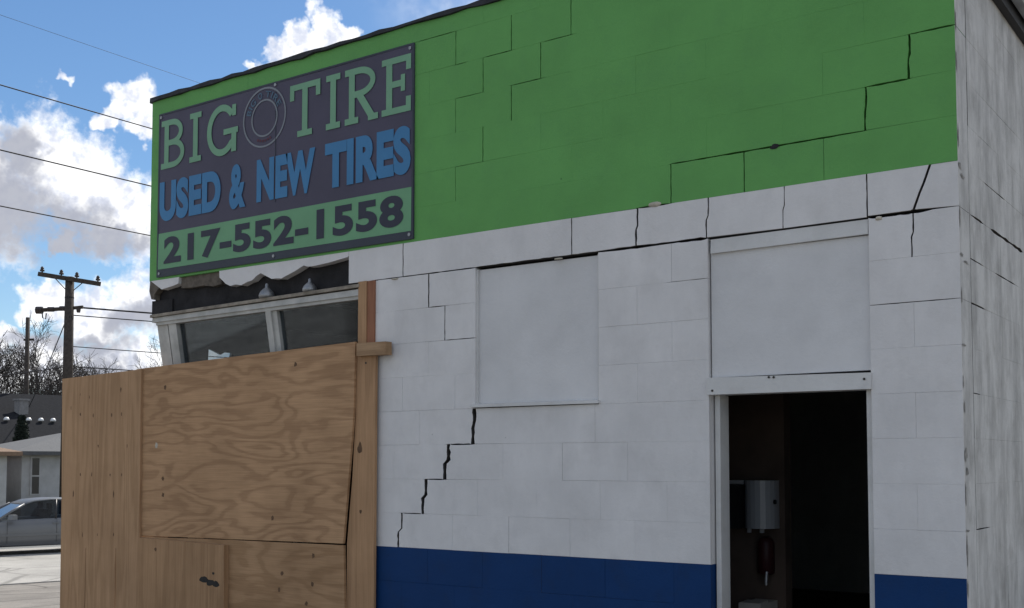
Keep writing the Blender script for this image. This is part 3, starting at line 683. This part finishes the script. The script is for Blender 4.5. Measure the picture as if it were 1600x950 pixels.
def lettering(body, x0, x1, z0, z1, mat, bold=.03, y=-.0155, spacing=1.05):
    vs, fs = text_mesh(body, bold, spacing)
    ax, bx = min(v[0] for v in vs), max(v[0] for v in vs); az_, bz = min(v[1] for v in vs), max(v[1] for v in vs)
    mb = MB(); mb.v = [(x0 + (v[0]-ax)/(bx-ax)*(x1-x0), y, z0 + (v[1]-az_)/(bz-az_)*(z1-z0)) for v in vs]; mb.f = fs; mb.mi = [0] * len(fs)
    o = under(mb.build('lettering', mat, fix=False), sign); return o
lettering('USED', -5.588, -4.912, 3.425, 3.722, B_BLUE, .055)
lettering('&', -4.822, -4.654, 3.415, 3.728, B_BLUE, .045)
lettering('NEW', -4.543, -3.985, 3.428, 3.722, B_BLUE, .055)
lettering('TIRES', -3.895, -3.166, 3.425, 3.728, B_BLUE, .055)
lettering('217-552-1558', -5.528, -3.222, 3.105, 3.306, B_DARK, .042, -.0165, 1.08)
# tiny ring lettering and mark inside the emblem
for word, a0, a1 in (('BIG', 166, 124), ('O', 112, 98), ('TIRE', 86, 22)):
    vs, fs = text_mesh(word, .02, 1.15); ax, bx = min(v[0] for v in vs), max(v[0] for v in vs); mb = MB()
    for v in vs:
        a = R(a0 + (a1 - a0) * (v[0]-ax)/(bx-ax)); r = .140 + v[1] * .062; mb.v.append((-4.475 + r*math.cos(a), -.0155, 4.005 + r*math.sin(a)))
    mb.f = fs; mb.mi = [0]*len(fs); under(mb.build('lettering', B_TINY, fix=False), sign)
LY[0] = -.0152; mb = MB()
for i in range(6): stroke(mb, arc(-4.475, 4.005, .158, .158, 245 + i*9, 250 + i*9, 3), .016)
sp(mb, 'ring_mark', B_RED)
for x, z in ((-5.585, 4.205), (-3.175, 4.205), (-4.37, 4.212), (-3.175, 3.048), (-5.58, 3.045), (-4.37, 3.045)):
    sp(MB().tube([(x, -.012, z), (x, -.018, z)], .011, 10), 'screw', METAL)
sp(MB().slab([(-4.362, 3.41), (-4.357, 3.41), (-4.364, 4.17), (-4.369, 4.17)], -.0150, -.0118), 'fold_line', BANNER_EDGE)

# ------------------------------------------------------------------ plywood hoarding
ho = empty('plywood_hoarding', (-5.1, -.06, 0), 'plywood hoarding of nailed sheets and pine studs boarding up the shop window', 'hoarding')
def hp(mb, name, mat, label=None, parent=None):
    o = mb.build(name, mat)
    if parent is None: under(o, ho)
    else: o.parent = parent
    if label: o['label'] = label
    return o
shB = hp(MB().slab([(-5.76, 1.136), (-3.663, 1.160), (-3.640, 1.38), (-3.619, 1.594), (-3.597, 1.80), (-3.582, 1.991), (-3.573, 2.414), (-4.6, 2.386), (-5.76, 2.350)], -.060, -.042), 'plywood_sheet', PLY_B, 'wide plywood sheet with looping horizontal grain')
shC = hp(MB().slab([(-5.7, .02), (-3.64, .02), (-3.648, .765), (-3.661, 1.150), (-4.75, 1.142), (-5.70, 1.128)], -.058, -.040), 'plywood_sheet', PLY_C, 'lower plywood sheet under the long joint')
sA = hp(MB().slab([(-6.628, .03), (-6.319, .03), (-6.317, 1.020), (-6.311, 1.020), (-6.309, .03), (-5.946, .03), (-5.946, 1.034), (-5.940, 1.034), (-5.937, .03), (-5.650, .03), (-5.657, .619), (-5.672, 1.308), (-5.684, 2.345), (-6.668, 2.318), (-6.644, 1.432)], -.079, -.061), 'plywood_sheet', PLY_A, 'narrow plywood sheet with vertical grain and two saw cuts')
sS = hp(MB().slab([(-5.644, .03), (-4.713, .03), (-4.718, .689), (-4.725, 1.108), (-5.2, 1.118), (-5.648, 1.124)], -.100, -.0595), 'plywood_offcut', PLY_S, 'thick offcut board with a dark smudge nailed over the lower sheet')
hp(MB().box(-6.655, -6.637, -.060, 1.3, .03, 2.30), 'plywood_sheet', PLY_A, 'plywood return sheet closing the end of the hoarding')
for x in (-6.60, -6.12, -5.78): hp(MB().box(x, x + .038, -.0605, .028, .0, 2.30), 'stud', STUD)
# shoring post: two studs side by side, the lower face board, the short block nailed across
hp(MB().box(-3.588, -3.520, -.020, .068, .0, 2.7965), 'stud', STUD, 'pale pine stud propping the broken lintel')
hp(MB().box(-3.519, -3.458, -.012, .060, .0, 2.7955), 'stud', STUD_R, 'reddish stud beside the pale one')
fb = hp(MB().slab([(-3.652, .02), (-3.424, .02), (-3.421, 1.4), (-3.419, 2.325), (-3.575, 2.325), (-3.584, 1.95), (-3.606, 1.594), (-3.648, 1.16)], -.040, -.0205), 'face_board', STUD, 'pine board covering the lower post')
hp(MB().hexa([(-3.545, -.078, 2.322), (-3.305, -.078, 2.318), (-3.305, -.021, 2.318), (-3.545, -.021, 2.322), (-3.545, -.078, 2.402), (-3.305, -.078, 2.398), (-3.305, -.021, 2.398), (-3.545, -.021, 2.402)]), 'cross_block', STUD_H, 'short pine block nailed across the post')
def blob(x, z, w, h, y, mat, parent, name, n=12):
    mb = MB(); mb.v.append((x, y, z))
    for k in range(n):
        a = 2*math.pi*k/n; q = .75 + .5*random.random(); mb.v.append((x + w*q*math.cos(a), y, z + h*q*math.sin(a)))
    for k in range(n): mb.face([0, 1+k, 1+(k+1) % n])
    o = mb.build(name, mat); o.parent = parent; return o
for x, z in ((-5.427, 2.204), (-5.435, 1.552), (-5.432, 1.435), (-4.10, 2.30), (-4.3, 1.30)): blob(x, z, .014, .016, -.0606, KNOT, shB, 'knot')
blob(-5.515, 1.789, .016, .020, -.0606, LUMP, shB, 'plug')
for x, z, s in ((-5.919, 2.205, 1), (-6.424, 2.188, .6), (-6.307, 2.162, .6), (-6.542, 2.087, .7), (-6.419, 2.036, 1), (-6.255, 2.021, .8), (-6.026, 2.019, 1), (-5.906, 2.023, .9), (-6.184, 1.789, .9), (-5.831, 1.786, .8), (-6.403, 1.575, .8), (-6.258, 1.576, .8), (-6.03, 1.573, .9), (-5.892, 1.574, .8), (-6.489, 1.426, 1.1), (-5.984, 1.431, 1.1), (-6.361, 1.121, .8), (-6.172, 1.128, .8), (-5.974, 1.135, .8)):
    blob(x, z, .007*s*rc.uniform(.7, 1.2), .019*s*rc.uniform(.6, 1.4), -.0796, KNOT, sA, 'knot')
for x, z in ((-3.924, 1.074), (-4.206, .946), (-3.929, .895), (-4.231, .84), (-3.983, .767)): blob(x, z, .013, .015, -.0586, KNOT, shC, 'knot')
blob(-5.454, 1.049, .012, .013, -.1006, KNOT, sS, 'knot')
for x, z, w, h in ((-4.93, .868, .045, .022), (-4.86, .85, .04, .020), (-4.80, .846, .035, .018), (-4.83, .915, .014, .009)): blob(x, z, w, h, -.1006 - .0002*random.random(), STAIN, sS, 'smudge', 14)
blob(-3.545, 1.752, .020, .038, -.0406, KNOT, fb, 'knot'); blob(-3.535, 1.36, .010, .012, -.0406, KNOT, fb, 'knot'); blob(-3.50, 2.28, .008, .008, -.0406, NAILM, fb, 'nail')

blob(-.835, 3.207, .022, .013, -.0022, BEAM, front, 'chip_or_hole_shade')  # flat near-black patch, painted for the shade inside a small hole
# ------------------------------------------------------------------ parked / passing sedan
def make_car():
    root = empty('sedan_car', (0, 0, 0), 'silver four door sedan driving along the street past the plywood', 'car')
    PAINT = plain('silver_car_paint', (.15, .155, .16), .38, .25, .04, 2, 0, .5); TYRE = plain('tyre_rubber', (.02, .02, .021), .85, 0, .2, 20)
    CHR = plain('bright_trim', (.62, .63, .64), .2, .9, .05, 3, 0); SEAT = plain('car_seat', (.10, .10, .11), .8, 0, .2, 10)
    LENS = plain('lamp_lens', (.5, .5, .5), .15, 0, .05, 4, 0, .6); RLENS = plain('tail_lens', (.30, .02, .02), .2, 0, .05, 4, 0, .6)
    # stations: x, z_bottom, z_belt, half width, crown height
    S = [(0, .34, .58, .62, .60), (.12, .24, .66, .78, .69), (.45, .20, .72, .86, .77), (1.0, .19, .79, .885, .85), (1.45, .19, .86, .90, .93), (2.2, .18, .90, .905, .92), (3.0, .18, .92, .905, .93), (3.75, .19, .93, .90, .96), (4.2, .21, .93, .88, .985), (4.6, .26, .90, .82, .96), (4.78, .36, .72, .70, .80)]
    mb = MB(); prof = []
    for (x, zb, zt, hw, cr) in S:
        h = zt - zb
        half = [(0, zb), (hw*.80, zb), (hw*.95, zb + .06), (hw*.985, zb + h*.30), (hw, zb + h*.58), (hw*.985, zb + h*.80), (hw*.93, zt - .005), (hw*.86, zt + (cr-zt)*.55), (0, cr)]
        ring = half + [(-y, z) for y, z in half[-2:0:-1]]; prof.append(len(mb.v)); mb.v += [(x, y, z) for y, z in ring]; n = len(ring)
    for a, b_ in zip(prof, prof[1:]):
        for k in range(n): mb.face([a+k, a+(k+1) % n, b_+(k+1) % n, b_+k])
    mb.face([prof[0]+k for k in range(n)]); mb.face([prof[-1]+k for k in range(n)][::-1])
    body = mb.build('body', PAINT, root, smooth=True)
    # roof shell and pillars
    zr = 1.42; rp = [(1.98, 1.30, .60), (2.25, 1.385, .62), (2.65, zr, .63), (3.05, zr - .005, .63), (3.40, 1.385, .62), (3.72, 1.31, .60)]
    mb = MB(); k0 = []
    for x, z, hw in rp:
        k0.append(len(mb.v)); mb.v += [(x, -hw, z - .035), (x, -hw*.9, z - .008), (x, 0, z + .012), (x, hw*.9, z - .008), (x, hw, z - .035), (x, hw*.95, z - .06), (x, 0, z - .03), (x, -hw*.95, z - .06)]
    for a, b_ in zip(k0, k0[1:]):
        for k in range(8): mb.face([a+k, a+(k+1) % 8, b_+(k+1) % 8, b_+k])
    mb.face([k0[0]+k for k in range(8)]); mb.face([k0[-1]+k for k in range(8)][::-1])
    mb.build('roof', PAINT, root, smooth=True)
    for sy in (-1, 1):
        MB().tube([(1.32, sy*.80, .90), (1.68, sy*.71, 1.12), (1.99, sy*.605, 1.275)], [.035, .032, .034], 8).build('pillar', PAINT, root, smooth=True)
        MB().tube([(2.72, sy*.835, .90), (2.78, sy*.64, 1.38)], [.03, .026], 8).build('pillar', BPL, root, smooth=True)
        MB().tube([(3.70, sy*.605, 1.285), (3.95, sy*.70, 1.10), (4.22, sy*.79, .93)], [.04, .06, .07], 8).build('pillar', PAINT, root, smooth=True)
        for nm, q in (('window', [(1.40, .815, .905), (2.70, .835, .91), (2.76, .645, 1.365), (2.30, .635, 1.345), (2.02, .62, 1.27)]), ('window', [(2.74, .835, .91), (3.95, .80, .925), (3.68, .63, 1.27), (3.40, .64, 1.35), (2.80, .645, 1.37)])):
            mb = MB(); mb.v = [(x, sy*y, z) for x, y, z in q]; mb.face(list(range(len(q)))); mb.build(nm, CARGLASS, root)
        m_ = MB().hexa([(1.50, sy*.90, .90), (1.56, sy*1.06, .90), (1.70, sy*1.06, .90), (1.68, sy*.90, .90), (1.53, sy*.90, 1.03), (1.60, sy*1.05, 1.02), (1.70, sy*1.05, 1.02), (1.68, sy*.90, 1.03)]).build('mirror', PAINT, root)
        for x in (2.62, 3.62): MB().box(x, x + .16, min(sy*.915, sy*.895), max(sy*.915, sy*.895), .775, .80).build('door_handle', PAINT, root)
        for x in (1.50, 2.72, 3.80): MB().box(x, x + .008, min(sy*.902, sy*.907), max(sy*.902, sy*.907), .30, .88).build('door_seam', BPL, root)
        MB().box(1.15, 3.75, min(sy*.900, sy*.918), max(sy*.900, sy*.918), .48, .53).build('side_moulding', PAINT, root)
        MB().box(1.20, 3.70, min(sy*.80, sy*.90), max(sy*.80, sy*.90), .17, .215).build('sill_strip', CHR, root)  # bright metal strip along the bottom of the doors
        MB().hexa([(.02, sy*.40, .52), (.25, sy*.80, .52), (.30, sy*.78, .52), (.10, sy*.40, .52), (.05, sy*.40, .64), (.28, sy*.79, .68), (.34, sy*.76, .68), (.14, sy*.40, .64)]).build('headlight', LENS, root)
        MB().hexa([(4.62, sy*.45, .66), (4.62, sy*.80, .66), (4.72, sy*.72, .66), (4.79, sy*.45, .66), (4.60, sy*.45, .84), (4.60, sy*.81, .84), (4.68, sy*.74, .84), (4.74, sy*.45, .84)]).build('tail_light', RLENS, root)
        for x in (.92, 3.68):
            w = MB().lathe([(.20, -.10), (.31, -.10), (.325, -.07), (.325, .07), (.31, .10), (.20, .10)], (0, 0, 0), 28).mesh('tyre')
            w.transform(Matrix.Translation((x, sy*.82, .325)) @ Matrix.Rotation(R(90), 4, 'X')); t_ = link('wheel', w, TYRE, root)
            r_ = MB().lathe([(.05, -.085), (.205, -.09), (.21, .09), (.05, .085)], (0, 0, 0), 20).mesh('rim'); r_.transform(Matrix.Translation((x, sy*.825, .325)) @ Matrix.Rotation(R(90), 4, 'X')); link('rim', r_, CHR, t_)
    for nm, q in (('windscreen', [(1.30, -.78, .905), (1.30, .78, .905), (2.0, .60, 1.285), (2.0, -.60, 1.285)]), ('rear_window', [(3.72, -.60, 1.285), (3.72, .60, 1.285), (4.24, .76, .94), (4.24, -.76, .94)])):
        mb = MB(); mb.v = q; mb.face([0, 1, 2, 3]); mb.build(nm, CARGLASS, root)
    for y in (-.36, .36):
        MB().hexa([(2.45, y-.23, .80), (2.60, y-.23, .80), (2.60, y+.23, .80), (2.45, y+.23, .80), (2.62, y-.20, 1.12), (2.72, y-.20, 1.12), (2.72, y+.20, 1.12), (2.62, y+.20, 1.12)]).box(2.66, 2.74, y-.11, y+.11, 1.14, 1.28).build('seat', SEAT, root)
    MB().hexa([(3.40, -.62, .80), (3.55, -.62, .80), (3.55, .62, .80), (3.40, .62, .80), (3.58, -.58, 1.10), (3.68, -.58, 1.10), (3.68, .58, 1.10), (3.58, .58, 1.10)]).build('rear_seat', SEAT, root)
    root.location = st(28.5, 2.45, -.645); root.rotation_euler = (0, 0, math.atan2(TV.y, TV.x)); return root
make_car()

# ------------------------------------------------------------------ houses across the street
SIDING = plain('white_siding', (.47, .475, .48), .7, 0, .12, 3); ROOFG = plain('grey_shingles', (.12, .123, .127), .9, 0, .2, 14, .5); ROOFB = plain('brown_shingles', (.24, .165, .115), .9, 0, .2, 14, .5)
ROOFD = plain('dark_shingles', (.024, .025, .028), .95, 0, .25, 9, .5, .03); DWALL = plain('dark_brick', (.11, .085, .075), .9, 0, .3, 8); PANE = plain('dark_pane', (.02, .023, .03), .15, 0, .2, 3, 0, .6)
WVENT = plain('white_vent_metal', (.78, .78, .76), .35, .2, .05, 6, 0)
zg = -.5
def house(label, s0, s1, t0, t1, wall_h, ridge, over, hip, wallm, roofm, wins, ridge_along_t=True):
    sc, tc = (s0 + s1) / 2, (t0 + t1) / 2; root = empty('house', st(sc, tc, zg), label, 'house')
    p = [st(s0, t0, zg), st(s1, t0, zg), st(s1, t1, zg), st(s0, t1, zg)]; q = [(x, y, zg + wall_h) for x, y, z in p]
    under(MB().hexa(p + q).build('wall', wallm), root)
    o = over; e = zg + wall_h - .05; mb = MB(); r = zg + ridge
    mb.v = [st(s0-o, t0-o, e), st(s1+o, t0-o, e), st(s1+o, t1+o, e), st(s0-o, t1+o, e), st(s0-o, t0-o, e-.16), st(s1+o, t0-o, e-.16), st(s1+o, t1+o, e-.16), st(s0-o, t1+o, e-.16)]
    if ridge_along_t:
        mb.v += [st(sc, t0 - o + hip, r), st(sc, t1 + o - hip, r)]
        for f in ([0, 8, 9, 3], [1, 2, 9, 8], [0, 1, 8], [2, 3, 9]): mb.face(f)
    else:
        mb.v += [st(s0 - o + hip, tc, r), st(s1 + o - hip, tc, r)]
        for f in ([0, 3, 8], [1, 9, 2], [0, 8, 9, 1], [3, 2, 9, 8]): mb.face(f)
    for f in ([4, 5, 1, 0], [5, 6, 2, 1], [6, 7, 3, 2], [7, 4, 0, 3], [7, 6, 5, 4]): mb.face(f)
    rfo = under(mb.build('roof', roofm), root)
    for (a, b_, z0, z1, kind) in wins:
        def slab_s(d0, d1, A, B, C_, D): return MB().hexa([st(s0-d1, A, C_), st(s0-d0, A, C_), st(s0-d0, B, C_), st(s0-d1, B, C_), st(s0-d1, A, D), st(s0-d0, A, D), st(s0-d0, B, D), st(s0-d1, B, D)])
        w = under(slab_s(-.02, .05, a-.07, b_+.07, z0-.07, z1+.07).build('window' if kind == 'w' else kind, SIDING if kind != 'garage_door' else TRIM), root)
        if kind in ('w', 'door'):
            zm = (z0 + z1) / 2
            for A, B in ((z0, zm - .03), (zm + .03, z1)): slab_s(.04, .06, a, b_, A, B).build('pane', PANE).parent = w; 
            for ch in w.children: ch.matrix_parent_inverse = Matrix.Identity(4); 
    for ch in root.children:
        for g in ch.children: pass
    return root, rfo
h1, _ = house('small white house with a grey hip roof behind the silver car', 46, 55, 9.75, 21, 2.75, 3.75, .45, 4.2, SIDING, ROOFG, [(10.15, 10.43, .45, 1.92, 'w'), (14.5, 15.4, .45, 1.92, 'w')])
h2, _ = house('white house with a sunny brown shingle roof beside the grey roofed house', 43.5, 53, -6, 8.45, 2.7, 3.9, .45, 4.8, SIDING, ROOFB, [(6.6, 7.9, .2, 1.6, 'garage_door'), (2, 3.2, .6, 1.9, 'w')])
h3, r3 = house('long dark roofed building with white roof vents behind the small houses', 58, 72, 2, 40, 3.2, 6.2, .5, 2.0, DWALL, ROOFD, [(6, 7, .8, 2, 'w')])
for t in (13.26, 14.40, 15.03, 15.67):
    s = 60.6; zroof = zg + 3.15 + (s - 57.5) / 7.5 * 3.05
    v = empty('roof_vent', st(s, t, zroof - .06), 'white capped vent on the long dark roof', 'vent', 'row of vents on the dark roof')
    under(MB().lathe([(.075, -.05), (.075, .16)], st(s, t, zroof - .06), 10).build('stem', BLACKTRIM), v)
    under(MB().lathe([(.10, .14), (.15, .16), (.15, .22), (.10, .30), (.03, .33)], st(s, t, zroof - .06), 12).build('cap', WVENT, smooth=True), v)
ch = MB(); s, t = 62.0, 14.42; c = st(s, t, 0); ch.box(c[0]-.26, c[0]+.26, c[1]-.26, c[1]+.26, 4.2, 5.15); ch.box(c[0]-.32, c[0]+.32, c[1]-.32, c[1]+.32, 5.15, 5.25)
o = under(ch.build('chimney', plain('grey_brick', (.24, .235, .23), .9, 0, .2, 9)), h3)

# ------------------------------------------------------------------ bare trees
BARK = plain('grey_bark', (.085, .075, .068), .95, 0, .35, 8, .4)
def tree_meshes(seed, H):
    rnd = random.Random(seed); tr = MB(); cr = MB()
    def grow(p, d, ln, r, lev):
        pts = [p]; rr = [r]; n = 4 if lev < 2 else 3; dd = d.copy()
        for i in range(n):
            dd = (dd + Vector((rnd.gauss(0, .13), rnd.gauss(0, .13), rnd.gauss(.04, .10)))).normalized()
            pts.append(pts[-1] + dd * ln / n); rr.append(r * (1 - .5 * (i+1) / n))
        (tr if lev == 0 else cr).tube(pts, rr, 7 if lev == 0 else 4 if lev < 3 else 3, cap=lev == 0)
        if lev >= 5: return
        kids = (6, 5, 5, 4, 3)[lev]
        for k in range(kids):
            f = .35 + .65 * (k + rnd.random()) / kids if lev else .40 + .6 * (k + rnd.random() * .6) / kids
            i = min(int(f * n), n - 1); u = f * n - i; q = pts[i].lerp(pts[i+1], min(u, 1))
            a = rnd.uniform(0, 6.283); ax = dd.orthogonal().normalized(); ax = Matrix.Rotation(a, 3, dd) @ ax
            nd = (Matrix.Rotation(rnd.uniform(.45, 1.0), 3, ax) @ dd); nd.z += .12; nd.normalize()
            grow(q, nd, ln * rnd.uniform(.48, .72), max(rr[i] * rnd.uniform(.45, .62), .017), lev + 1)
    grow(Vector((0, 0, -.1)), Vector((0, 0, 1)), H * .52, H * .024, 0)
    return tr.mesh('trunk', False), cr.mesh('crown', False)
TM = [tree_meshes(s, 12.0) for s in (3, 11, 29)]
for a, b_ in TM: a.materials.append(BARK); b_.materials.append(BARK)
def tree(i, s, t, sc, rz, label):
    root = empty('bare_tree', st(s, t, zg), label, 'tree', 'bare trees across the street')
    root.rotation_euler = (0, 0, rz); root.scale = (sc, sc, sc)
    for nm, me in zip(('trunk', 'crown'), TM[i]):
        o = bpy.data.objects.new(nm, me); col.objects.link(o); o.parent = root
SAME = 'leafless winter tree with dense twigs standing behind the dark roofed building'
for i, s, t, sc, rz in ((0, 75, 17.2, .98, .3), (1, 78, 20.4, .92, 2.1), (2, 76, 14.6, 1.0, 4.0), (0, 82, 23.8, .95, 5.0), (1, 76, 11.5, .95, .9), (2, 88, 28.5, .95, 1.5), (1, 92, 33.5, 1.0, 3.2), (0, 80, 7, 1.0, 2.7), (2, 77, 18.9, .8, 5.5)):
    tree(i, s, t, sc, rz, SAME)
EVG = plain('dark_evergreen', (.022, .030, .022), .95, 0, .4, 9, .3)
root = empty('evergreen_shrub', st(56.9, 12.95, zg), 'narrow dark evergreen standing against the long dark roofed building', 'tree')
mb = MB(); rnd = random.Random(5)
for k in range(2600):
    z = rnd.uniform(.2, 4.6); rr = .40 * math.sin(math.pi * min(1, (4.7 - z) / 4.2)) ** .7 + .03; a = rnd.uniform(0, 6.283); q = rr * math.sqrt(rnd.random())
    c = Vector((q*math.cos(a), q*math.sin(a), z)); d1 = Vector((rnd.gauss(0, 1), rnd.gauss(0, 1), rnd.gauss(0, 1))).normalized() * .13; d2 = Vector((rnd.gauss(0, 1), rnd.gauss(0, 1), rnd.gauss(0, 1))).normalized() * .10
    b0 = len(mb.v); mb.v += [tuple(c - d1), tuple(c + d2), tuple(c + d1)]; mb.face([b0, b0+1, b0+2])
mb.build('crown', EVG, root, fix=False); MB().tube([(0, 0, -.1), (0, 0, 4.6)], [.08, .02], 8).build('trunk', BARK, root)

# ------------------------------------------------------------------ utility poles and wires
POLE = plain('weathered_pole', (.060, .050, .043), .9, 0, .35, 9, .4); INS = plain('insulator_brown', (.05, .04, .04), .35, 0, .2, 9, 0); WIRE = plain('wire_black', (.03, .03, .033), .6, 0, .1, 3, 0)
PX, PY = st(43, 10.52, 0)[:2]
pole = empty('utility_pole', (PX, PY, zg), 'dark wooden utility pole with a long tilted crossarm rising behind the plywood', 'utility pole')
under(MB().tube([(PX, PY, zg), (PX, PY, 4.5), (PX, PY, 9.12)], [.23, .205, .17], 12).build('pole', POLE, smooth=True), pole)
ad = Vector((.814, .581, -.165)).normalized(); ce = Vector((PX, PY, 9.02)); back = Vector((.58, -.81, 0)) * .17
A0, A1 = ce - ad * 1.20 + back, ce + ad * 1.30 + back
def beam(a, b_, w, h, name, mat, parent):
    a, b_ = Vector(a), Vector(b_); d = (b_ - a).normalized(); sd_ = d.cross(Vector((0, 0, 1))).normalized() * w / 2; u = sd_.cross(d).normalized() * h / 2
    return under(MB().hexa([a-sd_-u, b_-sd_-u, b_+sd_-u, a+sd_-u, a-sd_+u, b_-sd_+u, b_+sd_+u, a+sd_+u]).build(name, mat), parent)
beam(A0, A1, .12, .17, 'crossarm', POLE, pole)
for f in (.06, .37, .62, .96):
    p = A0.lerp(A1, f); under(MB().lathe([(.03, .05), (.03, .12), (.09, .13), (.09, .19), (.06, .21), (.07, .26), (.03, .32)], p, 10).build('insulator', INS), pole)
for f in (.24, .74): under(MB().tube([A0.lerp(A1, f), (PX, PY, 8.45)], .018, 6).build('brace', POLE), pole)
B0, B1 = Vector((PX, PY, 7.86)) - Vector((.814, .581, .06)) * 1.22, Vector((PX, PY, 7.86)) + Vector((.814, .581, .10)) * .55
under(MB().tube([B0, (PX, PY, 7.86), B1], [.085, .075, .07], 8).build('dead_end_arm', POLE), pole)
for f in (.02, .28, .55):
    p = B0.lerp(B1, f); under(MB().tube([p - Vector((.10, .07, 0)), p + Vector((.10, .07, 0))], .15 if f < .1 else .10, 8).build('insulator', INS), pole)
under(MB().tube([B0 + Vector((.12, .08, -.05)), B0 + Vector((.14, .1, -.30)), B0 + Vector((.24, .17, -.36)), B0 + Vector((.26, .18, -.12))], .025, 6).build('jumper', WIRE), pole)
under(MB().lathe([(.07, -.22), (.09, -.1), (.06, 0)], B1 + Vector((-.15, -.1, 0)), 10).build('insulator', INS), pole)
for z, d in ((8.25, .16), (7.45, .17), (6.2, .16)): under(MB().lathe([(.18, 0), (.18, .07)], (PX, PY, z), 12).build('band', BLACKTRIM), pole)
def far_pole(name, x, y, h, label, arm):
    r = empty(name, (x, y, zg), label, 'utility pole')
    under(MB().tube([(x, y, zg), (x, y, h)], [.17, .12], 10).build('pole', POLE, smooth=True), r)
    for z, l in arm: beam((x - .6*l, y - .15*l, z), (x + .814*l, y + .45*l, z), .1, .12, 'crossarm', POLE, r)
    return r
x, y = st(66, 15.85, 0)[:2]; far_pole('utility_pole', x, y, 10.25, 'slim bare utility pole with one short arm rising out of the leafless trees', [(8.95, .42)])
# the line along the near side of the street
for y, lb_ in ((-26, 'street utility pole with a crossarm south of the shop carrying the overhead wires'), (52, 'street utility pole with a crossarm north of the shop carrying the overhead wires')):
    r = far_pole('utility_pole', -17.05, y, 9.9, lb_, [(9.45, .9), (8.2, .35), (7.1, .35), (6.15, .35)])
def wire(a, b_, sag, rad, label, n=24):
    a, b_ = Vector(a), Vector(b_); pts = []
    for i in range(n + 1):
        t = i / n; p = a.lerp(b_, t); p.z -= sag * 4 * t * (1 - t); pts.append(p)
    return tag(MB().tube(pts, rad, 6).build('overhead_wire', WIRE, smooth=True), label, 'wire', 'overhead wires')
for z, dz, rad, lb_ in ((8.28, 0, .012, 'third highest overhead wire along the street, between two street poles'), (7.15, .0, .014, 'second lowest overhead wire along the street, between two street poles'), (6.18, .0, .012, 'lowest overhead wire along the street, between two street poles'), (9.50, 0, .0035, 'thin high overhead wire along the street, on the pole crossarms')):
    wire((-17, -26, z), (-17, 52, z), .10, rad, lb_)
E1 = Vector((PX, PY, 0))
for (dz, ez, ex_, ey_, rad, lb_) in ((7.93, 7.6, 30, 34, .035, 'thick cable leaving the lower arm of the tall pole towards the shop'), (7.60, 7.2, 30, 34, .022, 'thin cable slung under the thick cable from the tall pole'), (6.35, 6.2, 28, 40, .018, 'low telephone wire running from the tall pole behind the shop'), (5.55, 5.6, 28, 40, .022, 'lowest telephone cable running from the tall pole behind the shop')):
    wire((PX, PY, dz), (PX + ex_, PY + ey_, ez), .55, rad, lb_)
x2, y2 = st(66, 15.85, 0)[:2]
wire((PX, PY, 7.7), (x2, y2, 4.6), .15, .022, 'wire dropping from the lower arm of the tall pole to the slim bare pole')
wire((PX, PY, 5.55), (x2 - 8, y2 - 12, 5.5), .35, .020, 'telephone wire running from the tall pole over the leafless trees')
